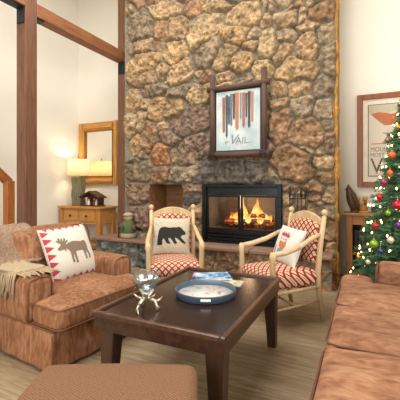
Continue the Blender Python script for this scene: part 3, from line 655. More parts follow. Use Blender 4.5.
# ------------------------------------------------------------------ mirror
t = thing('wall_mirror', 'gold framed mirror hanging on the wall above the pine side table', 'mirror', (-4.78, 5.42, 1.92))
mx0, mx1, mz0, mz1 = -5.36, -4.30, 1.30, 2.56
fw = .16
for (x0, x1) in ((mx0, mx0 + fw), (mx1 - fw, mx1)):
    wpart(MB().box(x0, x1, 5.36, 5.42, mz0, mz1).tube([((x0 + x1) / 2, 5.355, mz0), ((x0 + x1) / 2, 5.355, mz1)], .045, 8), 'frame_side', gold_m, t, .006)
for (z0, z1) in ((mz0, mz0 + fw), (mz1 - fw, mz1)):
    wpart(MB().box(mx0 + fw, mx1 - fw, 5.36, 5.42, z0, z1).tube([(mx0 + fw, 5.355, (z0 + z1) / 2), (mx1 - fw, 5.355, (z0 + z1) / 2)], .045, 8), 'frame_rail', goldx_m, t, .006)
gt = MB()
for x in (mx0 + fw, mx1 - fw - .02): gt.box(x, x + .02, 5.35, 5.38, mz0 + fw, mz1 - fw)
for z_ in (mz0 + fw, mz1 - fw - .02): gt.box(mx0 + fw, mx1 - fw, 5.35, 5.38, z_, z_ + .02)
wpart(gt, 'inner_trim', plain('dark_gold', '#8a5a22', .4, .2), t)
wpart(MB().box(mx0 + fw, mx1 - fw, 5.385, 5.40, mz0 + fw, mz1 - fw), 'mirror_glass', mirror_m, t)

# ------------------------------------------------------------------ poster
t = thing('framed_poster', 'red-brown framed mountain ski poster on the wall behind the Christmas tree', 'poster', (.4, 5.42, 1.93))
qx0, qx1, qz0, qz1 = -.105, .88, 1.27, 2.57
fw = .075
for (x0, x1) in ((qx0, qx0 + fw), (qx1 - fw, qx1)): wpart(MB().box(x0, x1, 5.37, 5.42, qz0, qz1), 'frame_side', redwood_m, t, .006)
for (z0, z1) in ((qz0, qz0 + fw), (qz1 - fw, qz1)): wpart(MB().box(qx0 + fw, qx1 - fw, 5.37, 5.42, z0, z1), 'frame_rail', redwood_m, t, .006)
wpart(MB().box(qx0 + fw, qx1 - fw, 5.395, 5.41, qz0 + fw, qz1 - fw), 'mat', plain('cream_mat', '#efe4d2', .8), t)
ax0, ax1, az0, az1 = qx0 + fw + .075, qx1 - fw - .075, qz0 + fw + .085, qz1 - fw - .085
wpart(MB().box(ax0 - .012, ax1 + .012, 5.390, 5.396, az0 - .012, az1 + .012), 'mat_edge', plain('grey_edge', '#6d6660', .6), t)
po = wpart(MB().box(ax0, ax1, 5.386, 5.392, az0, az1), 'poster_sheet', plain('poster_cream', '#e3d6c4', .7, var=.05), t)
def sheet(poly, c, nm, y=5.385): MB().prism(poly, y - .0015, y + .003).build(nm, plain('poster_' + nm, c, .7, var=.1), po)
sheet([(ax0, az1), (ax0, az1 - .10), (ax0 + .09, az1 - .16), (ax0 + .30, az1 - .10), (ax1, az1 - .05), (ax1, az1)], '#c9c0a4', 'printed_sky')
sheet([(ax0 + .02, az1 - .12), (ax0 + .14, az1 - .24), (ax0 + .20, az1 - .29), (ax0 + .36, az1 - .28), (ax0 + .50, az1 - .36), (ax1, az1 - .30), (ax1, az1 - .08), (ax0 + .52, az1 - .03), (ax0 + .42, az1 - .07), (ax0 + .30, az1 - .14), (ax0 + .12, az1 - .10)], '#c46c38', 'printed_mountain', 5.384)
sheet([(ax0 + .42, az1 - .08), (ax0 + .50, az1 - .05), (ax0 + .46, az1 - .16), (ax0 + .50, az1 - .27), (ax0 + .38, az1 - .2)], '#e0a878', 'printed_ridge', 5.383)
sk = MB()
zc = az1 - .44; xc = ax0 + .235
for (p, q, r_) in (((0, .05), (.0, .0), .014), ((0, .0), (-.04, -.06), .009), ((0, 0), (.03, -.07), .009), ((0, .04), (-.06, .05), .007), ((0, .04), (.05, .02), .007), ((-.07, -.08), (.02, -.05), .005), ((.0, -.08), (.09, -.05), .005), ((0, .075), (0, .08), .014)):
    sk.tube([(xc + p[0], 5.384, zc + p[1]), (xc + q[0], 5.384, zc + q[1])], r_, 5)
for v_ in range(len(sk.v)): sk.v[v_] = (sk.v[v_][0], 5.384 + (sk.v[v_][1] - 5.384) * .1, sk.v[v_][2])
sk.build('printed_skier', plain('poster_skier', '#9b6b52', .7), po)
pink = plain('poster_ink', '#5c5250', .7); pvail = plain('poster_big_ink', '#5b3f3c', .7)
for s, sz, z_, m_, sq in (('MOUNTAIN', .088, az0 + .335, pink, .82), ('MOST O', .078, az0 + .262, pink, .85), ('VAIL', .31, az0 + .03, pvail, .86)):
    v, f = text_mb(s, sz, .001, 'LEFT', 0, sq); MB().add(v, f, False, M_((ax0 + .018, 5.385, z_), FLATWALL)).build('lettering', m_, po)
MB().box(ax0 + .035, ax0 + .30, 5.3835, 5.387, az0 + .435, az0 + .45).build('small_print', plain('poster_orange', '#c98a64', .7), po)
wpart(MB().box(qx0 + fw, qx1 - fw, 5.374, 5.377, qz0 + fw, qz1 - fw), 'pane', pane_m, t)

# ------------------------------------------------------------------ pine side table with drawers, lamp, nativity
t = thing('side_table', 'honey pine side table with two drawers under the gold mirror', 'table', (-4.8, 5.1, 0))
sx0, sx1, sy0, sy1, sz = -5.33, -4.33, 4.84, 5.30, .90
wpart(MB().box(sx0 - .03, sx1 + .03, sy0 - .03, sy1 + .03, sz - .04, sz), 'table_top', pine_m, t, .008)
wpart(MB().box(sx0 + .02, sx1 - .02, sy0 + .015, sy1 - .015, sz - .32, sz - .04), 'apron', pine_m, t)
for x in (sx0, sx1 - .09):
    for y in (sy0, sy1 - .09): wpart(MB().box(x, x + .09, y, y + .09, 0, sz - .04), 'leg', pineleg_m, t, .006)
knob_m = plain('dark_bronze', '#4a3018', .35, .7)
for k in range(2):
    x0 = sx0 + .11 + k * .40
    dr = wpart(MB().box(x0, x0 + .37, sy0 - .002, sy0 + .03, sz - .27, sz - .08), 'drawer', pine_m, t, .006)
    MB().lathe([(.004, 0), (.012, .012), (.022, .022), (.018, .034), (.004, .038)], (0, 0, 0), 12, M_((x0 + .185, sy0 - .002, sz - .175), (R(90), 0, 0))).build('knob', knob_m, dr)
wpart(MB().box(sx0 + .05, sx1 - .05, sy0 + .05, sy1 - .05, .18, .21), 'lower_shelf', pine_m, t)

lx, ly = -5.06, 5.06
t = thing('table_lamp', 'lit table lamp with cream drum shade and rough grey-green post base', 'lamp', (lx, ly, sz))
lb = NT('rough_grey_green_wood'); v = lb.coord(scale=(14, 14, 1.5)); f = lb.noise(v, 3, 5, .7); lb.col(lb.ramp(f, [(.3, '#4d4a38'), (.5, '#7a7558'), (.7, '#94896a')])); lb.set(Roughness=.9); lb.bump(f, .5, .01)
wpart(MB().rbox((lx, ly, sz + .29), (.23, .15, .58), .02, 8, lambda x, y, z: (x + .008 * math.sin(z * 22), y, z)), 'base', lb.m, t)
sh = NT('lamp_shade_linen'); sh.b.inputs['Base Color'].default_value = l4('#f4e6c8'); sh.set(Roughness=.9)
tl = sh.node('ShaderNodeBsdfTranslucent'); tl.inputs[0].default_value = l4('#fff0d0')
ms = sh.node('ShaderNodeMixShader'); ms.inputs[0].default_value = .55
sh.link(sh.b.outputs[0], ms.inputs[1]); sh.link(tl.outputs[0], ms.inputs[2]); sh.link(ms.outputs[0], sh.out.inputs[0])
sh.b.inputs['Emission Color'].default_value = l4('#ffe6b0'); sh.b.inputs['Emission Strength'].default_value = .55
s0, s1, r0 = sz + .585, sz + .90, .235
def oval(z_, r): return [(lx + r * math.cos(2 * PI * k / 32), ly + r * .72 * math.sin(2 * PI * k / 32), z_) for k in range(32)]
m_ = MB()
V = oval(s0, r0) + oval(s1, r0 * .96) + oval(s1, r0 * .96 - .004) + oval(s0, r0 - .004)
m_.add(V, [(a * 32 + k, a * 32 + (k + 1) % 32, ((a + 1) % 4) * 32 + (k + 1) % 32, ((a + 1) % 4) * 32 + k) for a in range(4) for k in range(32)])
wpart(m_, 'lamp_shade', sh.m, t)
wpart(MB().tube([(lx, ly, sz + .57), (lx, ly, sz + .66)], .012, 8).tube([(lx, ly, sz + .90), (lx, ly, sz + .94)], .006, 6).ball((lx, ly, sz + .95), .012).tube([(lx, ly, sz + .66), (lx, ly, sz + .92)], .004, 6).tube([(lx - .225, ly, s1 - .02), (lx + .225, ly, s1 - .02)], .003, 5), 'stem', knob_m, t)
wpart(MB().ball((lx + .03, ly, sz + .74), .032), 'bulb', emit('lamp_bulb', '#ffdca0', 12), t)
d = bpy.data.lights.new('lamp_light', 'POINT'); d.energy = 12; d.color = (1, .86, .62); d.shadow_soft_size = .06
o = bpy.data.objects.new('lamp_light', d); COL.objects.link(o); o.location = (lx, ly, sz + .80); o.parent = t; o.location = (0, 0, .80)

darkwood_m = wood('dark_stained_wood', '#3a2418', '#5e3c26', .6, 'x')
nx, ny = -4.66, 5.02
t = thing('nativity_stable', 'small dark wooden nativity stable on the pine side table', 'nativity', (nx, ny, sz))
wpart(MB().box(nx - .24, nx + .24, ny - .09, ny + .09, sz, sz + .02), 'stable_floor', darkwood_m, t)
wpart(MB().box(nx - .20, nx + .20, ny + .07, ny + .09, sz + .02, sz + .17).prism([(nx - .2, sz + .17), (nx + .2, sz + .17), (nx, sz + .25)], ny + .07, ny + .09), 'back_wall', darkwood_m, t)
for x in (nx - .2, nx + .18): wpart(MB().box(x, x + .02, ny - .08, ny - .06, sz + .02, sz + .17), 'stable_post', darkwood_m, t)
wpart(MB().prism([(nx - .25, sz + .155), (nx, sz + .265), (nx + .25, sz + .155), (nx + .25, sz + .18), (nx, sz + .29), (nx - .25, sz + .18)], ny - .11, ny + .10), 'roof', darkwood_m, t)
def figurine(x, y, h, robe, nm, label):
    t = thing('figurine', label, 'figurine', (x, y, sz + .02), 0, 'nativity figures')
    wpart(MB().lathe([(.028, 0), (.03, .01), (.024, h * .5), (.014, h * .75)], (x, y, sz + .02), 10), 'robe', plain('figurine_' + nm, robe, .6), t)
    wpart(MB().ball((x, y, sz + .02 + h * .85), .017), 'head', plain('figurine_skin_' + nm, '#d9b48c', .6), t)
figurine(nx - .07, ny - .03, .12, '#efe4c8', 'cream', 'cream robed figurine inside the nativity stable, left')
figurine(nx + .06, ny - .02, .13, '#8a3a2a', 'red', 'dark red robed figurine inside the nativity stable, middle')
figurine(nx + .13, ny - .04, .11, '#e0d2b8', 'white', 'pale robed figurine inside the nativity stable, right')

# ------------------------------------------------------------------ oak console by the tree
t = thing('console_table', 'amber oak console with an open shelf behind the Christmas tree', 'console', (.4, 5.2, 0))
kx0, kx1, ky0, ky1, kz = -.235, 1.05, 5.08, 5.39, .925
wpart(MB().box(kx0 - .04, kx1 + .04, ky0 - .04, ky1 + .02, kz - .035, kz), 'console_top', oak_m, t, .006)
wpart(MB().box(kx0 + .01, kx1 - .01, ky0 + .01, ky1 - .01, kz - .16, kz - .035), 'apron', oak_m, t)
for x in (kx0, kx1 - .08):
    for y in (ky0, ky1 - .08): wpart(MB().box(x, x + .08, y, y + .08, 0, kz - .035), 'leg', oakleg_m, t, .005)
wpart(MB().box(kx0 + .03, kx1 - .03, ky0 + .02, ky1 - .02, .36, .39), 'shelf', oak_m, t)
wpart(MB().box(kx0 + .03, kx1 - .03, ky0 + .02, ky1 - .02, .08, .11), 'shelf', oak_m, t)
wpart(MB().box(kx0 + .03, kx1 - .03, ky1 - .03, ky1 - .015, .08, kz - .1), 'back_panel', plain('console_back', '#4a3424', .7), t)
bx = kx0 + .10
for k, (c, wd, hh, lb_) in enumerate((('#23262a', .05, .30, 'black'), ('#3a4438', .035, .26, 'dark green'), ('#5a4334', .045, .29, 'brown'), ('#2c3440', .04, .27, 'navy'), ('#6d6250', .05, .25, 'grey'))):
    b_ = tag(MB().box(bx, bx + wd, ky0 + .05, ky0 + .22, .39, .39 + hh).build('book', plain('book_' + lb_.replace(' ', '_'), c, .6), None, .004), '%s book standing in the row on the oak console shelf' % lb_, 'book', 'books on the console shelf')
    bx += wd + .004
t = thing('bottle', 'small dark green bottle on the oak console shelf beside the books', 'bottle', (bx + .06, ky0 + .09, .39))
wpart(MB().lathe([(.03, 0), (.033, .02), (.033, .16), (.012, .21), (.012, .27)], (bx + .06, ky0 + .09, .39), 12), 'bottle_body', plain('bottle_green', '#33452c', .2), t)
wpart(MB().lathe([(.014, .27), (.014, .30)], (bx + .06, ky0 + .09, .39), 10), 'cap', ironmatte_m, t)
# driftwood bird and carved squirrel
bird_m = wood('dark_driftwood', '#33231a', '#6a4c34', .6, 'z')
ex, ey = -.15, 5.18
t = thing('bird_carving', 'tall dark wood bird carving on the left end of the oak console', 'carving', (ex, ey, kz))
wpart(MB().tube([(ex + .02, ey, kz), (ex + .01, ey, kz + .03)], [.08, .06], 10), 'carving_base', bird_m, t)
wpart(MB().tube([(ex + .015, ey, kz + .02), (ex + .01, ey, kz + .08), (ex - .01, ey, kz + .16), (ex - .03, ey, kz + .24), (ex - .05, ey, kz + .30), (ex - .06, ey, kz + .34), (ex - .062, ey, kz + .385)], [.045, .062, .075, .066, .045, .030, .004], 10), 'body', bird_m, t)
wpart(MB().tube([(ex - .02, ey - .06, kz + .27), (ex + .02, ey - .07, kz + .2), (ex + .055, ey - .05, kz + .1), (ex + .06, ey - .02, kz + .02)], [.012, .035, .03, .004], 8), 'wing', bird_m, t)
wpart(MB().tube([(ex - .06, ey - .01, kz + .335), (ex - .10, ey - .03, kz + .315), (ex - .105, ey - .03, kz + .30)], [.014, .008, .001], 6), 'beak', bird_m, t)
sq_m = wood('golden_carved_wood', '#a8702c', '#d8a252', .5, 'z')
ex = -.015
t = thing('squirrel_carving', 'golden carved wood squirrel on the oak console beside the dark bird', 'carving', (ex, ey, kz))
wpart(MB().lathe([(.08, 0), (.085, .01), (.07, .025)], (ex, ey, kz), 14), 'carving_base', sq_m, t)
wpart(MB().tube([(ex, ey, kz + .02), (ex - .005, ey, kz + .07), (ex + .005, ey - .005, kz + .13), (ex + .01, ey - .01, kz + .16)], [.045, .055, .035, .028], 10).ball((ex + .012, ey - .02, kz + .185), (.034, .04, .032)), 'body', sq_m, t)
wpart(MB().tube([(ex - .04, ey + .02, kz + .03), (ex - .08, ey + .03, kz + .09), (ex - .075, ey + .03, kz + .17), (ex - .05, ey + .02, kz + .21)], [.02, .032, .03, .008], 8), 'tail', sq_m, t)
for s in (-1, 1):
    wpart(MB().tube([(ex + .012 + s * .018, ey - .015, kz + .205), (ex + .012 + s * .022, ey - .015, kz + .235)], [.010, .002], 6), 'ear', sq_m, t)
    wpart(MB().tube([(ex + s * .03, ey - .03, kz + .13), (ex + s * .03, ey - .07, kz + .11), (ex + s * .01, ey - .075, kz + .125)], [.012, .01, .008], 6), 'paw', sq_m, t)
wpart(MB().ball((ex + .012, ey - .075, kz + .13), (.016, .016, .02)), 'acorn', bird_m, t)
t = thing('pine_cone', 'small dark pine cone on the oak console right of the squirrel', 'pine cone', (.115, 5.16, kz))
m_ = MB()
for i in range(6):
    for k in range(9):
        a_ = 2 * PI * (k / 9 + .06 * i); rr_ = .034 * math.sin(PI * (i + 1) / 7.2) + .006
        m_.ball((.115 + rr_ * math.cos(a_), 5.16 + rr_ * math.sin(a_), kz + .014 + i * .012), (.011, .011, .006), 6, 4)
wpart(m_.ball((.115, 5.16, kz + .04), (.024, .024, .038)), 'scales', bird_m, t)

# ------------------------------------------------------------------ green coated figure on the hearth
hx, hy, hz = -3.49, 4.575, .435
t = thing('snowman_figurine', 'knitted snowman figure in a green coat and hat standing on the hearth', 'figurine', (hx, hy, hz))
green_m = plain('olive_green_cloth', '#55633c', .9, var=.25, scale=40, bump=.4); fur_m = plain('cream_fleece', '#ab9f84', .95, var=.2, scale=60, bump=.6)
wpart(MB().lathe([(.11, 0), (.125, .03), (.122, .08), (.11, .10)], (hx, hy, hz), 18), 'lower_body', fur_m, t)
wpart(MB().lathe([(.115, .08), (.128, .11), (.118, .20), (.085, .27), (.06, .29)], (hx, hy, hz), 18), 'coat', green_m, t)
wpart(MB().ball((hx, hy, hz + .335), (.075, .075, .07), 16, 10), 'head', fur_m, t)
wpart(MB().lathe([(.083, .365), (.083, .385), (.065, .405), (.03, .415), (.01, .417)], (hx, hy, hz), 16), 'hat', fur_m, t)
wpart(MB().tube([(hx + .008, hy - .072, hz + .335), (hx + .012, hy - .11, hz + .33)], [.012, .002], 8), 'nose', plain('carrot', '#c9742f', .7), t)
for s in (-1, 1):
    wpart(MB().ball((hx + s * .027, hy - .066, hz + .355), .008, 8, 6), 'eye', black_m, t)
    wpart(MB().tube([(hx + s * .08, hy, hz + .25), (hx + s * .13, hy - .03, hz + .19), (hx + s * .15, hy - .06, hz + .14)], [.032, .03, .022], 8), 'arm', bird_m, t)
wpart(MB().tube([(hx - .15, hy - .06, hz + .0), (hx - .15, hy - .06, hz + .40)], .01, 6), 'stick', bird_m, t)
wpart(MB().ball((hx - .01, hy - .118, hz + .17), (.035, .012, .05), 10, 6), 'pocket', plain('dark_green_felt', '#38482e', .9), t)
# ------------------------------------------------------------------ rust armchair (chair and a half)
AC = (-2.32, 2.243); ARZ = R(-6.5)
ac = thing('armchair', 'wide rust chenille armchair with skirt beside the coffee table', 'armchair', (AC[0], AC[1], 0), ARZ)
def flare(amt, ph=0.0):
    def f(x, y, z):
        k = max(0, (0.13 - z) / 0.26)      # 0 at the top .. 1 at the floor
        w = 1 + amt * k
        a = 0.006 * k * (math.sin(x * 31 + ph) + math.sin(y * 27 + ph))
        return (x * w + a, y * w + a, z)
    return f
MB().rbox((-.02, 0, .155), (.94, 1.02, .29), .03, 16, flare(.03)).build('skirt', chenille_m, ac)
for (x, y) in ((.462, -.515), (.462, .515)): MB().tube([(x + .012, y * 1.012, .008), (x, y, .27)], [.012, .006], 6).build('corner_pleat', welt_m, ac)
wl = MB(); wl.tube([(.455, -.51, .295), (.455, .51, .295)], .007, 6)
wl.tube([(-.48, -.515, .295), (.455, -.512, .295)], .007, 6); wl.build('piping', welt_m, ac)
def arm_def(x, y, z): return (x, y + (0.02 * math.sin(PI * (x + .4) / .8)) * (1 if z > 0 else .3), z + .012 * math.cos(x * 4))
for s in (-1, 1):
    a_ = MB().rbox((-.15, s * .425, .455), (.70, .23, .33), .055, 8, None).build('arm', chenille_m, ac)
    w_ = MB(); yy = s * .425
    pth = [(.19, yy - .10, .31), (.195, yy - .101, .55), (.19, yy - .08, .60), (.185, yy, .618), (.19, yy + .08, .60), (.195, yy + .101, .55), (.19, yy + .10, .31)]
    w_.tube(pth, .0075, 6); w_.build('piping', welt_m, a_)
def lean(x, y, z): return (x - .10 * (z + .3) / .6, y, z)
bk = MB().rbox((-.40, 0, .595), (.17, 1.02, .63), .06, 10, lean).build('back', chenille_m, ac)
w_ = MB(); w_.tube([(-.31 - .02, -.49, .42), (-.375, -.498, .80), (-.39, -.48, .885)] + [(-.395, y, .897) for y in np.linspace(-.44, .44, 12)] + [(-.39, .48, .885), (-.375, .498, .80), (-.33, .49, .42)], .007, 6); w_.build('piping', welt_m, bk)
def bcush(x, y, z): return (x - .09 * (z + .2) / .4 + .035 * (1 - (y / .33) ** 2) * (1 - (z / .22) ** 2) * (x > 0), y, z)
MB().rbox((-.275, 0, .665), (.14, .66, .47), .06, 10, bcush).build('back_cushion', chenille_m, ac)
def crown(hx, hy, amt):
    def f(x, y, z): return (x, y, z + (amt * max(0, 1 - (x / hx) ** 2) ** .6 * max(0, 1 - (y / hy) ** 2) ** .6 if z > 0 else 0))
    return f
# T cushion: body between the arms and a front bar across both arm fronts, merged
sc = MB()
sc.rbox((.09, 0, .375), (.84, .63, .16), .045, 10, lambda x, y, z: (x, y, z + (.03 * max(0, 1 - (y / .5) ** 2) * max(0, 1 - (x / .44) ** 4) if z > 0 else 0)))
sc.rbox((.365, 0, .375), (.33, 1.02, .16), .045, 10, lambda x, y, z: (x, y, z + (.03 * max(0, 1 - (y / .5) ** 2) * max(0, 1 - ((x + .275) / .44) ** 4) if z > 0 else 0)))
se = sc.build('seat_cushion', chenille_m, ac)
rm = se.modifiers.new('merge', 'REMESH'); rm.mode = 'VOXEL'; rm.voxel_size = .012; rm.use_smooth_shade = True
sm_ = se.modifiers.new('soften', 'SMOOTH'); sm_.iterations = 6; sm_.factor = .5
w_ = MB()
for z_ in (.445, .312):
    w_.tube([(.215, -.505, z_), (.49, -.507, z_), (.52, -.495, z_), (.528, -.46, z_), (.53, 0, z_), (.528, .46, z_), (.52, .495, z_), (.49, .507, z_), (.215, .505, z_)], .006, 6)
w_.build('piping', welt_m, se)

def A(x, y, z):            # armchair frame to room
    c_, s_ = math.cos(ARZ), math.sin(ARZ)
    return (AC[0] + x * c_ - y * s_, AC[1] + x * s_ + y * c_, z)
# throw over the back and the near arm
t = thing('throw_blanket', 'taupe throw with cream knotted fringe draped over armchair back and arm', 'blanket', A(-.3, -.35, .5), ARZ)
TB = Vector((-.3, -.35, .5))
def cloth(path, ys, th, m, nm, root, wave=.012, sub=6):
    """path: list of (x,z) in the armchair frame, ys: (y0,y1); a thick sheet"""
    P = []
    for i in range(len(path) - 1):
        for k in range(sub):
            s = k / sub; P.append((path[i][0] * (1 - s) + path[i + 1][0] * s, path[i][1] * (1 - s) + path[i + 1][1] * s))
    P.append(path[-1])
    for _ in range(5):
        P = [P[0]] + [((P[i - 1][0] + 2 * P[i][0] + P[i + 1][0]) / 4, (P[i - 1][1] + 2 * P[i][1] + P[i + 1][1]) / 4) for i in range(1, len(P) - 1)] + [P[-1]]
    ny = 14; V = []; Fc = []
    for side in (0, 1):
        for i, (x, z) in enumerate(P):
            a_ = P[max(0, i - 1)]; b_ = P[min(len(P) - 1, i + 1)]
            tx, tz = b_[0] - a_[0], b_[1] - a_[1]; L = math.hypot(tx, tz) or 1
            nx_, nz_ = -tz / L, tx / L
            for j in range(ny + 1):
                y = ys[0] + (ys[1] - ys[0]) * j / ny + .008 * math.sin(i * .5)
                wv = abs(wave * math.sin(j * 1.1 + .12 * i)) + th * side
                V.append((x + nx_ * wv - TB.x, y - TB.y, z + nz_ * wv - TB.z))
    n = len(P) * (ny + 1)
    for i in range(len(P) - 1):
        for j in range(ny):
            a_ = i * (ny + 1) + j; q = (a_, a_ + 1, a_ + ny + 2, a_ + ny + 1)
            Fc.append(q[::-1]); Fc.append(tuple(k + n for k in q))
    for i in range(len(P) - 1):
        for j in (0, ny):
            a_ = i * (ny + 1) + j; Fc.append((a_, a_ + ny + 1, a_ + ny + 1 + n, a_ + n))
    for i in (0, len(P) - 1):
        for j in range(ny):
            a_ = i * (ny + 1) + j; Fc.append((a_, a_ + 1, a_ + 1 + n, a_ + n))
    return MB().add(V, Fc).build(nm, m, root)
cloth([(-.60, .45), (-.61, .70), (-.60, .87), (-.545, .925), (-.455, .93), (-.385, .88), (-.31, .72), (-.27, .652), (-.20, .636)], (-.56, -.13), .018, throw_m, 'throw_cloth', t)
kb = cloth([(-.30, .655), (-.2, .646), (-.05, .64), (.06, .637)], (-.545, -.30), .016, knit_m, 'knit_border', t, .008)
rr = random.Random(5)
fg = MB()
for k in range(26):          # fringe over the outer side and forward along the arm
    x = -.27 + .33 * k / 25
    L_ = rr.uniform(.12, .20)
    fg.tube([(x - TB.x, -.535 - TB.y, .652 - TB.z), (x - TB.x + rr.uniform(-.01, .01), -.552 - TB.y, .60 - TB.z), (x - TB.x + rr.uniform(-.02, .02), -.556 - TB.y - rr.random() * .01, .64 - L_ - TB.z)], [.008, .007, .006], 5)
for k in range(20):
    y = -.53 + .25 * k / 19
    L_ = rr.uniform(.08, .17)
    fg.tube([(.05 - TB.x, y - TB.y, .645 - TB.z), (.05 + L_ * .5 - TB.x, y - TB.y + rr.uniform(-.015, .015), .642 - TB.z), (.05 + L_ - TB.x, y - TB.y + rr.uniform(-.03, .03), .634 - TB.z)], [.008, .007, .006], 5)
for k in range(18):
    x = -.26 + .28 * k / 17
    L_ = rr.uniform(.06, .12)
    fg.tube([(x - TB.x, -.31 - TB.y, .65 - TB.z), (x - TB.x, -.295 - TB.y, .61 - TB.z), (x - TB.x + rr.uniform(-.02, .02), -.292 - TB.y, .64 - L_ - TB.z)], [.008, .007, .006], 5)
tag(fg.build('fringe', knit_m, t), 'cream knotted fringe')

# ------------------------------------------------------------------ pillows
class Pillow:
    def __init__(s, w, h, t, sag=.035): s.w, s.h, s.t, s.sag = w, h, t, sag
    def pt(s, u, v, side, off=0):          # u,v in -1..1
        x = u * s.w / 2 * (1 - s.sag * (1 - v * v) * abs(u) ** 2 * 1.3); y = v * s.h / 2 * (1 - s.sag * (1 - u * u) * abs(v) ** 2 * 1.3)
        z = s.t / 2 * max(0, (1 - abs(u) ** 2.6)) ** .55 * max(0, (1 - abs(v) ** 2.6)) ** .55
        return (x, y, side * (z + off))
    def mesh(s, n=26):
        g = [math.sin(PI / 2 * (-1 + 2 * k / n)) for k in range(n + 1)]
        V = []; F_ = []
        for side in (1, -1):
            for a in g:
                for b in g: V.append(s.pt(a, b, side, .002))
        m = (n + 1) ** 2
        for i in range(n):
            for j in range(n):
                q = (i * (n + 1) + j, (i + 1) * (n + 1) + j, (i + 1) * (n + 1) + j + 1, i * (n + 1) + j + 1)
                F_.append(q); F_.append(tuple(k + m for k in reversed(q)))
        rim = [(0, j) for j in range(n)] + [(i, n) for i in range(n)] + [(n, j) for j in range(n, 0, -1)] + [(i, 0) for i in range(n, 0, -1)]
        ids = [i * (n + 1) + j for i, j in rim]
        for k in range(len(ids)):
            a, b = ids[k], ids[(k + 1) % len(ids)]; F_.append((a, b, b + m, a + m))
        return MB().add(V, F_)
    def patch(s, polys, off=.004, n=110):
        """a flat motif laid on the front face: polygons in -1..1"""
        V = []; F_ = []; key = {}
        us = [p[0] for q in polys for p in q]; vs = [p[1] for q in polys for p in q]
        def inside(x, y):
            for q in polys:
                c = False; j = len(q) - 1
                for i in range(len(q)):
                    if (q[i][1] > y) != (q[j][1] > y) and x < (q[j][0] - q[i][0]) * (y - q[i][1]) / (q[j][1] - q[i][1]) + q[i][0]: c = not c
                    j = i
                if c: return True
            return False
        st = 2 / n
        def vid(i, j):
            if (i, j) not in key:
                key[(i, j)] = len(V); V.append(s.pt(-1 + i * st, -1 + j * st, 1, off))
            return key[(i, j)]
        for i in range(int((min(us) + 1) / st), int((max(us) + 1) / st) + 1):
            for j in range(int((min(vs) + 1) / st), int((max(vs) + 1) / st) + 1):
                if 0 <= i < n and 0 <= j < n and inside(-1 + (i + .5) * st, -1 + (j + .5) * st): F_.append((vid(i, j), vid(i + 1, j), vid(i + 1, j + 1), vid(i, j + 1)))
        return MB().add(V, F_)
def place_pillow(o, c, yaw, tilt, roll=0):
    """front of the pillow faces yaw (0 = -Y), leans back by tilt"""
    o.location = c; o.rotation_euler = (Euler((0, 0, yaw)).to_matrix() @ Euler((R(90) - tilt, 0, 0)).to_matrix() @ Euler((0, 0, roll)).to_matrix()).to_euler()
# moose pillow
P_ = Pillow(.53, .49, .16)
mp_ = tag(P_.mesh().build('throw_pillow', cream_m), 'cream pillow with brown moose and red zigzag edge on the armchair', 'pillow')
pc = A(-.15, .09, .685)
place_pillow(mp_, pc, R(88 + 0), R(24), R(1))
moose = [[(-.55, .22), (-.50, .30), (-.40, .30), (-.30, .24), (-.22, .28), (.0, .32), (.10, .30), (.30, .26), (.50, .27), (.56, .20), (.58, .02), (.55, -.10), (.62, -.30), (.60, -.46), (.52, -.46), (.54, -.32), (.44, -.14), (.42, -.30), (.44, -.46), (.36, -.46), (.35, -.28), (.30, -.10), (.05, -.08), (-.02, -.12), (-.02, -.34), (.0, -.50), (-.09, -.50), (-.10, -.34), (-.13, -.14), (-.16, -.32), (-.14, -.48), (-.22, -.48), (-.24, -.30), (-.24, -.06), (-.30, .04), (-.36, .10), (-.38, -.04), (-.44, .08), (-.58, .06), (-.66, .08), (-.66, .16)],
         [(-.46, .27), (-.58, .34), (-.66, .44), (-.60, .45), (-.56, .40), (-.56, .52), (-.50, .52), (-.49, .38), (-.44, .50), (-.39, .49), (-.40, .36), (-.32, .50), (-.27, .46), (-.34, .33), (-.22, .42), (-.20, .36), (-.32, .28)]]
P_.patch(moose).build('moose_motif', moosebrown_m, mp_)
zz = []
for k in range(7):
    v_ = -.92 + k * .285
    zz.append([(-.985, v_ - .12), (-.985, v_ + .12), (-.86, v_ + .06), (-.74, v_), (-.86, v_ - .06)])
    u_ = -.78 + k * .285
    zz.append([(u_ - .09, .985), (u_ + .09, .985), (u_, .86)]); zz.append([(u_ - .09, -.985), (u_ + .09, -.985), (u_, -.87)])
P_.patch(zz, n=130).build('zigzag_border', redwool_m, mp_)

# ------------------------------------------------------------------ ottoman
om = NT('brown_dotted_fabric'); v = om.coord(scale=(95, 95, 95), rot=(0, 0, R(40)))
ck = om.node('ShaderNodeTexVoronoi'); ck.voronoi_dimensions = '2D'; om.link(v, ck.inputs[0]); ck.inputs['Scale'].default_value = 1.0; ck.inputs['Randomness'].default_value = .3
om.col(om.ramp(ck.outputs['Distance'], [(.15, '#8c6a50'), (.4, '#765743'), (.8, '#694d3b')])); om.set(Roughness=.95); om.b.inputs['Specular IOR Level'].default_value = .1
om.bump(ck.outputs['Distance'], .3, .004)
ot = thing('ottoman', 'brown dotted fabric ottoman in front of the coffee table', 'ottoman', (-.925, 1.05, 0), R(25.6))
MB().rbox((0, 0, .36), (.74, .64, .17), .05, 12, lambda x, y, z: (x, y, z + (.035 * max(0, 1 - (x / .37) ** 2) ** .6 * max(0, 1 - (y / .32) ** 2) ** .6 if z > 0 else 0))).build('cushion_top', om.m, ot)
MB().rbox((0, 0, .18), (.71, .61, .24), .03, 10).build('base', om.m, ot)
w_ = MB(); w_.tube([(.36 * sx * a, .31 * sy * b, .405) for (sx, sy, a, b) in ((-1, -1, .93, 1), (1, -1, .93, 1), (1, -1, 1, .92), (1, 1, 1, .92), (1, 1, .93, 1), (-1, 1, .93, 1), (-1, 1, 1, .92), (-1, -1, 1, .92))], .007, 6, True)
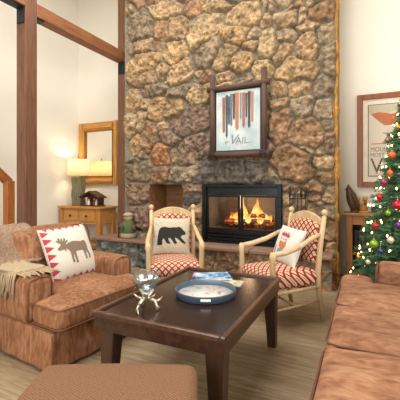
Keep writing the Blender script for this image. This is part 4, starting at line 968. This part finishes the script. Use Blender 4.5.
w_.build('piping', plain('ottoman_welt', '#6d4a35', .9), ot)
for sx in (-1, 1):
    for sy in (-1, 1): MB().lathe([(.018, 0), (.025, .06), (.025, .07)], (sx * .30, sy * .25, 0), 12).build('foot', leg_m, ot)

# ------------------------------------------------------------------ coffee table
TX0, TX1, TY0, TY1, TZ = -1.475, -.618, 1.575, 2.82, .55
ct = thing('coffee_table', 'dark walnut coffee table with raised rim in the middle of the room', 'coffee table', ((TX0 + TX1) / 2, (TY0 + TY1) / 2, 0))
wpart(MB().box(TX0 + .03, TX1 - .03, TY0 + .03, TY1 - .03, TZ - .05, TZ - .016), 'table_top', table_m, ct)
rim_m = wood('walnut_rim', '#3a251a', '#5c3d2a', .3, 'y', .8)
for (x0, x1, y0, y1) in ((TX0, TX0 + .03, TY0, TY1), (TX1 - .03, TX1, TY0, TY1), (TX0 + .03, TX1 - .03, TY0, TY0 + .03), (TX0 + .03, TX1 - .03, TY1 - .03, TY1)):
    wpart(MB().box(x0, x1, y0, y1, TZ - .03, TZ), 'rim', rim_m, ct, .006)
ap = .012
for (x0, x1, y0, y1) in ((TX0 + ap, TX0 + ap + .03, TY0 + ap, TY1 - ap), (TX1 - ap - .03, TX1 - ap, TY0 + ap, TY1 - ap), (TX0 + ap + .03, TX1 - ap - .03, TY0 + ap, TY0 + ap + .03), (TX0 + ap + .03, TX1 - ap - .03, TY1 - ap - .03, TY1 - ap)):
    wpart(MB().box(x0, x1, y0, y1, TZ - .11, TZ - .03), 'apron', apron_m, ct, .003)
for sx, x in ((1, TX0 + .05), (-1, TX1 - .02)):
    for sy, y in ((1, TY0 + .02), (-1, TY1 - .02)):
        wpart(MB().taper((x + sx * .038, y + sy * .038, 0), .032, .032, (x + sx * .052, y + sy * .052, TZ - .05), .052, .052), 'leg', leg_m, ct, .005)
TS = TZ - .016       # table surface

# round tray
tx, ty = -1.005, 2.185
t = thing('round_tray', 'round blue-grey tray with white handles and floral base on the coffee table', 'tray', (tx, ty, TS))
wpart(MB().lathe([(.195, 0), (.205, .004), (.212, .045), (.212, .05), (.206, .05), (.200, .012), (.195, .008)], (tx, ty, TS), 48), 'tray_rim', charcoal_m, t)
tm = NT('tray_print'); v = tm.coord(); n = tm.noise(v, 14, 4, .6, .6)
tm.col(tm.ramp(n, [(.32, '#71909c'), (.42, '#c3c3bd'), (.56, '#cfcdc6'), (.64, '#b98a70'), (.72, '#8fa088')])); tm.set(Roughness=.35)
wpart(MB().lathe([(.197, .008), (.197, .013), (.001, .013)], (tx, ty, TS), 48), 'printed_base', tm.m, t)
for an in (R(-65), R(115)):
    pts = [(tx + .2135 * math.cos(an + a_), ty + .2135 * math.sin(an + a_), TS + .03) for a_ in np.linspace(-.15, .15, 7)]
    tag(wpart(MB().tube(pts, .008, 8), 'handle', white_m, t), 'white handle')

# magazines
def magazine(x, y, z, rz, wd, ht, th, stops, label):
    mm = NT('magazine_cover'); v = mm.coord(); n = mm.noise(v, 9, 3, .5, 1.0)
    mm.col(mm.ramp(n, stops)); mm.set(Roughness=.3)
    t = thing('magazine', label, 'magazine', (x, y, z), rz, 'magazines by the tray')
    MB().box(-wd / 2, wd / 2, -ht / 2, ht / 2, 0.0, th - .0015).build('pages', white_m, t)
    MB().box(-wd / 2 - .001, wd / 2 + .001, -ht / 2 - .001, ht / 2 + .001, th - .0015, th).build('cover', mm.m, t)
magazine(-1.15, 2.60, TS, R(20), .30, .23, .012, [(.35, '#23324c'), (.48, '#5a4a78'), (.6, '#9aaabc'), (.7, '#d8d4d0')], 'purple and blue magazine at the bottom of the pile')
magazine(-1.13, 2.605, TS + .012, R(32), .28, .215, .010, [(.35, '#2f5a86'), (.48, '#6f9ac0'), (.58, '#c9d6de'), (.68, '#8a4a6a')], 'blue picture magazine on top of the pile')
magazine(-.955, 2.53, TS, R(5), .20, .14, .008, [(.35, '#8a8a60'), (.5, '#c9c4a0'), (.62, '#e0dccb')], 'small pale green booklet beside the magazine pile')

# glass bowl on antler stand
bx, by = -1.215, 1.765
t = thing('glass_bowl', 'scalloped cut glass bowl standing on the silver antler base', 'bowl', (bx, by, TS + .108))
gm_ = glass('cut_glass', (.88, .94, .97), .17)
def scal(a, z): return 1 + (.035 * math.cos(8 * a)) * max(0, z / .12) + .012 * math.cos(16 * a)
V = []; F_ = []; prof = [(.02, .0), (.045, .012), (.068, .04), (.082, .08), (.092, .118), (.086, .116), (.076, .08), (.062, .045), (.04, .02), (.001, .012)]
for (r, z_) in prof:
    for k in range(64):
        a_ = 2 * PI * k / 64; rr_ = r * scal(a_, z_); dz = .005 * math.cos(8 * a_) if z_ > .11 else 0
        V.append((bx + rr_ * math.cos(a_), by + rr_ * math.sin(a_), TS + .108 + z_ + dz))
for i in range(len(prof) - 1):
    for k in range(64): F_.append((i * 64 + k, i * 64 + (k + 1) % 64, (i + 1) * 64 + (k + 1) % 64, (i + 1) * 64 + k))
F_.append(tuple(range(63, -1, -1))); F_.append(tuple(range((len(prof) - 1) * 64, len(prof) * 64)))
wpart(MB().add(V, F_), 'bowl_body', gm_, t)
silver_m = plain('antler_silver', '#c9c0ae', .28, .75, .2, 30)
t = thing('antler_base', 'silver antler shaped stand under the glass bowl', 'stand', (bx, by, TS))
for k in range(3):
    a_ = R(-95 + 120 * k); ca, sa = math.cos(a_), math.sin(a_)
    q = lambda r, z_, da=0: (bx + r * math.cos(a_ + da), by + r * math.sin(a_ + da), TS + z_ * .86)
    m_ = MB().tube([q(.075, .004, -.2), q(.07, .03, -.1), q(.055, .065), q(.02, .085), q(.012, .10), q(.03, .115, .3), q(.05, .14, .5)], [.005, .008, .010, .012, .011, .010, .006], 8)
    m_.tube([q(.06, .06), q(.085, .065, .25), q(.105, .085, .35)], [.009, .007, .002], 7)
    m_.tube([q(.025, .085), q(.05, .10, -.5), q(.075, .125, -.6)], [.009, .007, .003], 7)
    m_.tube([q(.068, .03, -.1), q(.085, .012, .15), q(.09, .003, .2)], [.007, .005, .003], 7)
    wpart(m_, 'antler_tine', silver_m, t)
wpart(MB().lathe([(.012, .06), (.018, .073), (.022, .095), (.03, .105), (.012, .108)], (bx, by, TS), 12), 'cup', silver_m, t)

# ------------------------------------------------------------------ peeled wood armchairs with diamond plaid
def plaid():
    t = NT('red_cream_diamond_plaid')
    tc = t.node('ShaderNodeTexCoord'); sx = t.node('ShaderNodeSeparateXYZ'); t.link(tc.outputs['Object'], sx.inputs[0])
    yz = t.math('ADD', sx.outputs[2], sx.outputs[1])
    S_ = 15.0
    a_ = t.math('MULTIPLY', t.math('ADD', sx.outputs[0], t.math('MULTIPLY', yz, .9)), S_)
    b_ = t.math('MULTIPLY', t.math('SUBTRACT', sx.outputs[0], t.math('MULTIPLY', yz, .9)), S_)
    def band(x, wd):
        f = t.math('ABSOLUTE', t.math('SUBTRACT', t.math('FRACT', x), .5))
        return t.math('LESS_THAN', f, wd)
    g1 = t.math('MAXIMUM', band(a_, .16), band(b_, .16))      # red lattice
    fa = t.math('ABSOLUTE', t.math('SUBTRACT', t.math('FRACT', t.math('ADD', a_, .5)), .5)); fb = t.math('ABSOLUTE', t.math('SUBTRACT', t.math('FRACT', t.math('ADD', b_, .5)), .5))
    dot = t.math('LESS_THAN', t.math('MAXIMUM', fa, fb), .085)
    c = t.mix(g1, '#d2b99c', '#8e2f22'); c = t.mix(dot, c, '#a85c44')
    t.col(c); t.set(Roughness=.9); t.b.inputs['Specular IOR Level'].default_value = .15
    t.bump(t.noise(t.coord(), 200, 2), .2, .003)
    return t.m
plaid_m = plaid()
def wood_chair(loc, rz, label):
    c = thing('wooden_armchair', label, 'armchair', loc, rz, 'peeled wood armchairs by the hearth')
    for s in (-1, 1):
        bp = MB().tube([(s * .235, .32, 0), (s * .238, .275, .25), (s * .24, .255, .45), (s * .245, .285, .75), (s * .25, .325, 1.0)], [.021, .025, .027, .025, .023], 12)
        bp.build('back_post', chairwood_m, c)
        MB().lathe([(.018, -.02), (.014, 0), (.026, .014), (.031, .032), (.026, .05), (.008, .062)], (s * .25, .327, 1.005), 12).build('finial', chairwood_m, c)
        MB().tube([(s * .265, -.27, 0), (s * .27, -.27, .35), (s * .275, -.275, .62), (s * .278, -.275, .665), (s * .278, -.275, .705)], [.022, .027, .025, .033, .020], 12).build('front_post', chairwood_m, c)
        MB().tube([(s * .243, .275, .83), (s * .255, .17, .80), (s * .275, .02, .735), (s * .285, -.14, .695), (s * .278, -.29, .68)], [.017, .022, .024, .025, .024], 10).build('arm', chairwood_m, c)
        MB().tube([(s * .24, .28, .20), (s * .268, -.27, .18)], .012, 8).build('stretcher', chairwood_m, c)
    MB().tube([(-.25, 0, .19), (.25, 0, .19)], .012, 8).build('stretcher', chairwood_m, c)
    MB().tube([(-.27, -.27, .33), (.27, -.27, .33)], .020, 8).tube([(-.24, .26, .35), (.24, .26, .35)], .018, 8).tube([(-.25, .25, .34), (-.27, -.27, .33)], .018, 8).tube([(.25, .25, .34), (.27, -.27, .33)], .018, 8).build('seat_rail', chairwood_m, c)
    V = []                                                   # arched crest rail
    xs = np.linspace(-.235, .235, 15)
    po = [(x, .965 + .075 * (1 - (x / .235) ** 2)) for x in xs] + [(x, .90 + .065 * (1 - (x / .235) ** 2)) for x in xs[::-1]]
    MB().prism(po, .295, .33).build('crest_rail', chairwood_m, c, .008)
    MB().tube([(-.24, .27, .56), (.24, .27, .56)], .016, 8).build('back_rail', chairwood_m, c)
    def arch(x, y, z): return (x, y + .17 * (z) * .55, z + (.055 * (1 - (x / .22) ** 2) if z > 0 else 0))
    MB().rbox((0, .282, .735), (.43, .07, .36), .03, 10, arch).build('back_panel', plaid_m, c)
    MB().rbox((0, -.02, .425), (.55, .56, .15), .06, 12, lambda x, y, z: (x * (1 - .06 * (y + .28) / .56), y, z + (.025 * max(0, 1 - (x / .275) ** 2) * max(0, 1 - (y / .28) ** 2) if z > 0 else 0))).build('seat_cushion', plaid_m, c)
    return c
LC = (-1.915, 3.325); LRZ = R(33)
RC = (-.755, 3.40); RRZ = R(-42)
wood_chair((*LC, 0), LRZ, 'pale peeled wood armchair in red plaid holding the bear pillow')
wood_chair((*RC, 0), RRZ, 'pale peeled wood armchair in red plaid right of the fire, holding the white holiday pillow')
def loc_in(c, rz, x, y, z):
    return (c[0] + x * math.cos(rz) - y * math.sin(rz), c[1] + x * math.sin(rz) + y * math.cos(rz), z)
P_ = Pillow(.43, .42, .13)
bp_ = tag(P_.mesh().build('throw_pillow', beige_m), 'speckled beige pillow with black bear on the left wooden armchair', 'pillow')
place_pillow(bp_, loc_in(LC, LRZ, -.02, .135, .715), LRZ + R(-4), R(12), R(-1))
bear = [[(-.68, -.22), (-.66, .0), (-.62, .20), (-.52, .34), (-.35, .38), (-.10, .34), (.10, .36), (.28, .36), (.36, .40), (.44, .36), (.54, .26), (.66, .16), (.72, .06), (.70, .0), (.58, -.02), (.50, -.06), (.46, -.12), (.62, -.30), (.72, -.38), (.68, -.44), (.54, -.40), (.36, -.24), (.24, -.16), (.18, -.16), (.22, -.30), (.30, -.40), (.24, -.46), (.12, -.42), (.04, -.28), (-.04, -.18), (-.14, -.16), (-.12, -.30), (-.02, -.40), (-.08, -.46), (-.22, -.42), (-.32, -.26), (-.38, -.18), (-.44, -.30), (-.42, -.44), (-.48, -.52), (-.66, -.52), (-.70, -.44)]]
P_.patch([[(x * 1.08, y * 1.1 + .06) for x, y in bear[0]]]).build('bear_motif', black_m, bp_)
P_ = Pillow(.40, .38, .13)
pale_m = plain('white_felt', '#cfccc2', .95, var=.12, scale=50, bump=.4)
xp = tag(P_.mesh().build('throw_pillow', pale_m), 'white holiday pillow with an orange bearded face on the right wooden armchair', 'pillow')
place_pillow(xp, loc_in(RC, RRZ, -.03, .12, .69), RRZ + R(-2), R(20), R(-3))
ell = lambda cx, cy, rx, ry, n=18: [(cx + rx * math.cos(2 * PI * k / n), cy + ry * math.sin(2 * PI * k / n)) for k in range(n)]
P_.patch([[(-.35, -.05), (-.30, .18), (.18, .18), (.24, -.02), (.16, -.24), (-.04, -.34), (-.24, -.24)]]).build('beard_motif', plain('orange_felt', '#b87444', .95), xp)
P_.patch([ell(-.04, .24, .24, .14)], .006).build('face_motif', plain('pink_felt', '#e8d0c0', .95), xp)
P_.patch([[(-.34, .42), (-.40, .62), (-.30, .56), (-.24, .74), (-.16, .54), (-.04, .66), (.06, .52), (.14, .72), (.2, .52), (.34, .56), (.26, .38), (.0, .44)], ell(-.04, .24, .05, .05)], .008).build('hat_motif', redwool_m, xp)
P_.patch([[(-.30, -.30), (.12, -.30), (.02, -.44), (-.20, -.72), (-.46, -.86), (-.52, -.72), (-.36, -.50)]], .006).build('scarf_motif', plain('blue_felt', '#6d8fb0', .95), xp)
P_.patch([[(-.62, -.30), (-.54, -.30), (-.54, -.80), (-.64, -.80)], ell(-.58, -.24, .07, .08)], .006).build('mitten_motif', plain('rose_felt', '#c06a5c', .95), xp)
P_.patch([ell(-.24, .28, .04, .05, 10), ell(.14, .26, .04, .05, 10)], .009).build('eye_motif', black_m, xp)
# ------------------------------------------------------------------ rust sofa on the right
so = thing('sofa', 'rust chenille three-seat sofa along the right edge', 'sofa', (.35, 2.2, 0))
SX0 = -.20; SY0, SY1 = .95, 3.42
wpart(MB().rbox(((SX0 + .03 + .95) / 2, (SY0 + SY1) / 2, .17), (.92, SY1 - SY0, .32), .03, 14), 'base', chenille2_m, so)
wpart(MB().rbox((.80, (SY0 + SY1) / 2, .58), (.26, SY1 - SY0 - .02, .60), .08, 10), 'back', chenille2_m, so)
for y in (SY0 + .12, SY1 - .12):
    ar = wpart(MB().rbox((.42, y, .47), (.68, .24, .36), .075, 8), 'arm', chenille2_m, so)
    w_ = MB().tube([(.088, y - .11, .32), (.086, y - .113, .57), (.092, y - .085, .632), (.094, y, .648), (.092, y + .085, .632), (.086, y + .113, .57), (.088, y + .11, .32)], .0075, 6); w_.build('piping', weltsofa_m, ar)
for k, (y0, y1) in enumerate(((1.20, 1.865), (1.875, 2.52), (2.53, 3.17))):
    hy = (y1 - y0) / 2
    def cr(x, y, z, hy=hy):
        if z > 0: z += .03 * max(0, 1 - (x / .45) ** 4) ** .7 * max(0, 1 - (y / hy) ** 2) ** .6 + .004 * math.sin(x * 13 + k) * math.cos(y * 9)
        return (x + .012 * math.cos(y / hy * 1.4), y, z)
    m_ = MB().rbox((SX0 + .45, (y0 + y1) / 2, .41), (.90, y1 - y0 - .006, .17), .055, 14, cr)
    if k == 2:                # the end cushion wraps round the front of the arm
        m_.rbox((SX0 + .135, y1 + .06, .41), (.27, .34, .17), .055, 8, lambda x, y, z: (x, y, z + (.012 if z > 0 else 0) * max(0, 1 - (x / .135) ** 2)))
    cu = wpart(m_, 'seat_cushion', chenille2_m, so)
    if k == 2:
        rm = cu.modifiers.new('merge', 'REMESH'); rm.mode = 'VOXEL'; rm.voxel_size = .013; rm.use_smooth_shade = True
        sm_ = cu.modifiers.new('soften', 'SMOOTH'); sm_.iterations = 5
    ye = y1 - .003 if k < 2 else y1 + .225
    w_ = MB()
    for z_ in (.478, .345):
        w_.tube([(.60, y0 + .012, z_ + .002), (SX0 + .08, y0 + .012, z_), (SX0 + .025, y0 + .03, z_), (SX0 + .012, y0 + .08, z_), (SX0 + .014, (y0 + ye) / 2, z_), (SX0 + .012, ye - .08, z_), (SX0 + .025, ye - .03, z_), (SX0 + .08, ye - .012, z_), (SX0 + .25, ye - .01, z_)], .006, 6)
    w_.build('piping', weltsofa_m, cu)
for y in (SY0 + .1, SY1 - .1):
    for x in (-.1, .85): wpart(MB().box(x - .03, x + .03, y - .03, y + .03, 0, .03), 'foot', leg_m, so)

# ------------------------------------------------------------------ Christmas tree
KX, KY = .49, 4.56; TH = 2.55
rr = random.Random(21)
t = thing('christmas_tree', 'green Christmas tree with lights beside the oak console', 'Christmas tree', (KX, KY, 0))
nd = NT('fir_needles'); oi = nd.coord(); f = nd.noise(oi, 9, 3); nd.col(nd.ramp(f, [(.3, '#35523a'), (.55, '#4f7a52'), (.75, '#74987a')])); nd.set(Roughness=.6); nd.b.inputs['Specular IOR Level'].default_value = .25
wpart(MB().tube([(KX, KY, .0), (KX, KY, 1.2), (KX, KY, TH - .05)], [.05, .035, .008], 8), 'trunk', bark_m, t)
wpart(MB().lathe([(.22, 0), (.22, .02), (.07, .06), (.055, .16)], (KX, KY, 0), 20), 'tree_stand', plain('tree_stand_green', '#24402c', .5), t)
def rad_at(z): return .66 * (1 - (z - .12) / (TH - .10)) ** .95 + .02
NV = []; NF = []; tips = []
def needle(p, d, L, wd):
    d = d.normalized(); a_ = d.orthogonal().normalized(); b_ = d.cross(a_)
    n = len(NV)
    for k in range(3):
        an = 2 * PI * k / 3; NV.append(p + (a_ * math.cos(an) + b_ * math.sin(an)) * wd)
    NV.append(p + d * L)
    for k in range(3): NF.append((n + k, n + (k + 1) % 3, n + 3))
br = MB()
z = .16; ring = 0
while z < TH - .06:
    r_ = rad_at(z); nb = max(5, int(9 + r_ * 15))
    zz0 = z
    for k in range(nb):
        an = 2 * PI * k / nb + ring * .7 + rr.uniform(-.15, .15)
        L = r_ * rr.uniform(.82, 1.10)
        if zz0 < 1.0 and math.sin(an) > 0: L = min(L, (5.03 - KY) / max(.05, math.sin(an)))
        zz = z + rr.uniform(-.03, .03)
        p0 = Vector((KX, KY, zz + .06)); d = Vector((math.cos(an), math.sin(an), 0))
        mid_ = p0 + d * L * .55 + Vector((0, 0, .0)); tip = p0 + d * L + Vector((0, 0, -.02 - .08 * L + rr.uniform(-.02, .02)))
        br.tube([p0, mid_, tip], [.007, .005, .002], 4, cap=False)
        tips.append((tip, d, an))
        back = 0.25 if r_ > .2 else .05
        n_ = int(13 + L * 38)
        for i in range(n_):
            s = back + (1 - back) * (i / n_)
            p = (p0.lerp(mid_, s / .55) if s < .55 else mid_.lerp(tip, (s - .55) / .45))
            sidev = Vector((-d.y, d.x, 0))
            # side twig
            if i % 4 == 0 and s < .93:
                for sg in (-1, 1):
                    tl_ = (.05 + .13 * (1 - s)) * min(1, r_ * 2.4 + .3); td = (d * .75 + sidev * sg * .8 + Vector((0, 0, rr.uniform(-.2, .25)))).normalized()
                    for q in range(6):
                        pp_ = p + td * tl_ * q / 6
                        for _ in range(2):
                            nd_ = td * .6 + Vector((rr.uniform(-1, 1), rr.uniform(-1, 1), rr.uniform(-.7, 1))) * .6
                            needle(pp_, nd_, rr.uniform(.03, .05), .0042)
            for _ in range(2):
                nd_ = d * .6 + Vector((rr.uniform(-1, 1), rr.uniform(-1, 1), rr.uniform(-.7, 1))) * .6
                needle(p, nd_, rr.uniform(.03, .052), .0045)
    z += .075 + .02 * (1 - z / TH); ring += 1
wpart(br, 'branches', bark_m, t)
m_ = MB(); m_.v = [tuple(p) for p in NV]; m_.f = NF; m_.sm = [False] * len(NF)
wpart(m_, 'needles', nd.m, t)
# strings of lights
bulb_m = emit('warm_bulb', '#ffdf9e', 6)
wire_m = plain('green_wire', '#1f3a22', .6)
bulb_me = None
for z0_, z1_, turns, ph_, label in ((.22, 1.18, 6.5, 0.0, 'string of warm white lights on the lower half of the Christmas tree'), (1.20, TH - .16, 9.5, 1.2, 'string of warm white lights on the upper half of the Christmas tree')):
    t = thing('string_lights', label, 'lights', (KX, KY, z0_), 0, 'light strings on the tree')
    wire = []
    for k in range(300):
        s = k / 299; zz = z0_ + (z1_ - z0_) * s; an = s * 2 * PI * turns + ph_
        r_ = rad_at(zz) * (.95 + .05 * math.sin(k * 1.9)) + .02
        y_ = KY + r_ * math.sin(an)
        if zz < 1.0: y_ = min(y_, 5.03)
        wire.append((KX + r_ * math.cos(an), y_, zz + .03 * math.sin(k * 2.3)))
    wpart(MB().tube(wire, .0022, 4), 'wire', wire_m, t)
    for k in range(0, 300, 3):
        if bulb_me is None:
            b_ = MB().lathe([(.003, -.016), (.007, -.008), (.009, .004), (.006, .013), (.001, .018)], (0, 0, 0), 8).build('bulb', bulb_m, t); bulb_me = b_
        else:
            b_ = bulb_me.copy(); COL.objects.link(b_); b_.parent = t
        b_.location = Vector(wire[k]) - t.location; b_.rotation_euler = (rr.uniform(-.8, .8), rr.uniform(-.8, .8), 0)
# ornaments
def glossy(nm, c, metal=.35): return plain(nm, c, .16, metal, .04)
om_ = {'green': glossy('ornament_green', '#7fae2e'), 'red': glossy('ornament_red', '#c2203a'), 'purple': glossy('ornament_purple', '#6f2f86'), 'pearl': glossy('ornament_pearl', '#e2d2b4'), 'orange': glossy('ornament_orange', '#c9622a', .1), 'blue': glossy('ornament_blue', '#3a3f7a'), 'gold': glossy('ornament_gold', '#c99a44', .7), 'magenta': glossy('ornament_magenta', '#a8306a')}
cap_m = plain('ornament_cap', '#c9a85a', .3, .8)
for (p, r, c, shape, label) in (
    ((0.185, 4.296, 1.333), 0.036, 'magenta', 'ball', 'magenta ball ornament high on the left side of the Christmas tree'),
    ((0.141, 4.281, 1.168), 0.038, 'red', 'drop', 'red drop ornament on the left side, just below the magenta ball'),
    ((0.303, 4.132, 1.092), 0.049, 'red', 'ball', 'large red ball ornament at the right edge of the photo'),
    ((0.217, 4.155, 1.004), 0.031, 'green', 'ball', 'small lime green ball ornament between the red ornaments'),
    ((0.100, 4.202, 0.855), 0.034, 'red', 'drop', 'red drop ornament lowest of the red ones on the tree'),
    ((0.312, 4.074, 0.890), 0.036, 'purple', 'ball', 'purple ball ornament at the right edge below the large red ball'),
    ((0.084, 4.148, 0.667), 0.047, 'green', 'ball', 'large lime green ball ornament low on the left side of the tree'),
    ((0.235, 4.060, 0.732), 0.036, 'pearl', 'ball', 'cream pearl ball ornament low on the tree right of the large green ball'),
    ((0.144, 4.080, 0.608), 0.032, 'blue', 'ball', 'dark blue ball ornament just below the large green ball'),
    ((-0.069, 4.280, 0.488), 0.029, 'gold', 'drop', 'gold drop ornament at the lowest left branch tips'),
    ((0.264, 4.327, 1.629), 0.041, 'orange', 'ball', 'copper orange ball ornament over the framed poster letters'),
    ((0.242, 4.277, 1.431), 0.037, 'orange', 'drop', 'copper drop ornament below the orange ball near poster bottom'),
    ((0.326, 4.383, 1.941), 0.031, 'gold', 'ball', 'gold ball ornament near the top right edge of the photo'),
    ((0.026, 4.136, 0.470), 0.027, 'pearl', 'ball', 'small pearl ball ornament near the bottom left of the tree'),
):
    t = thing('ornament', label, 'ornament', p, 0, 'ornaments on the Christmas tree')
    pr = [(.12, -1), (.5, -.87), (.87, -.5), (1, 0), (.87, .5), (.5, .87), (.15, 1)] if shape == 'ball' else [(.05, -1.7), (.3, -1.2), (.62, -.6), (.85, 0), (.75, .55), (.42, .9), (.14, 1)]
    MB().lathe([(a * r, b * r) for a, b in pr], (0, 0, 0), 18).build('bauble', om_[c], t)
    MB().lathe([(.2 * r, .95 * r), (.2 * r, 1.2 * r)], (0, 0, 0), 10).tube([(0, 0, 1.2 * r), (0, 0, 1.2 * r + .03)], .002, 5).build('cap', cap_m, t)
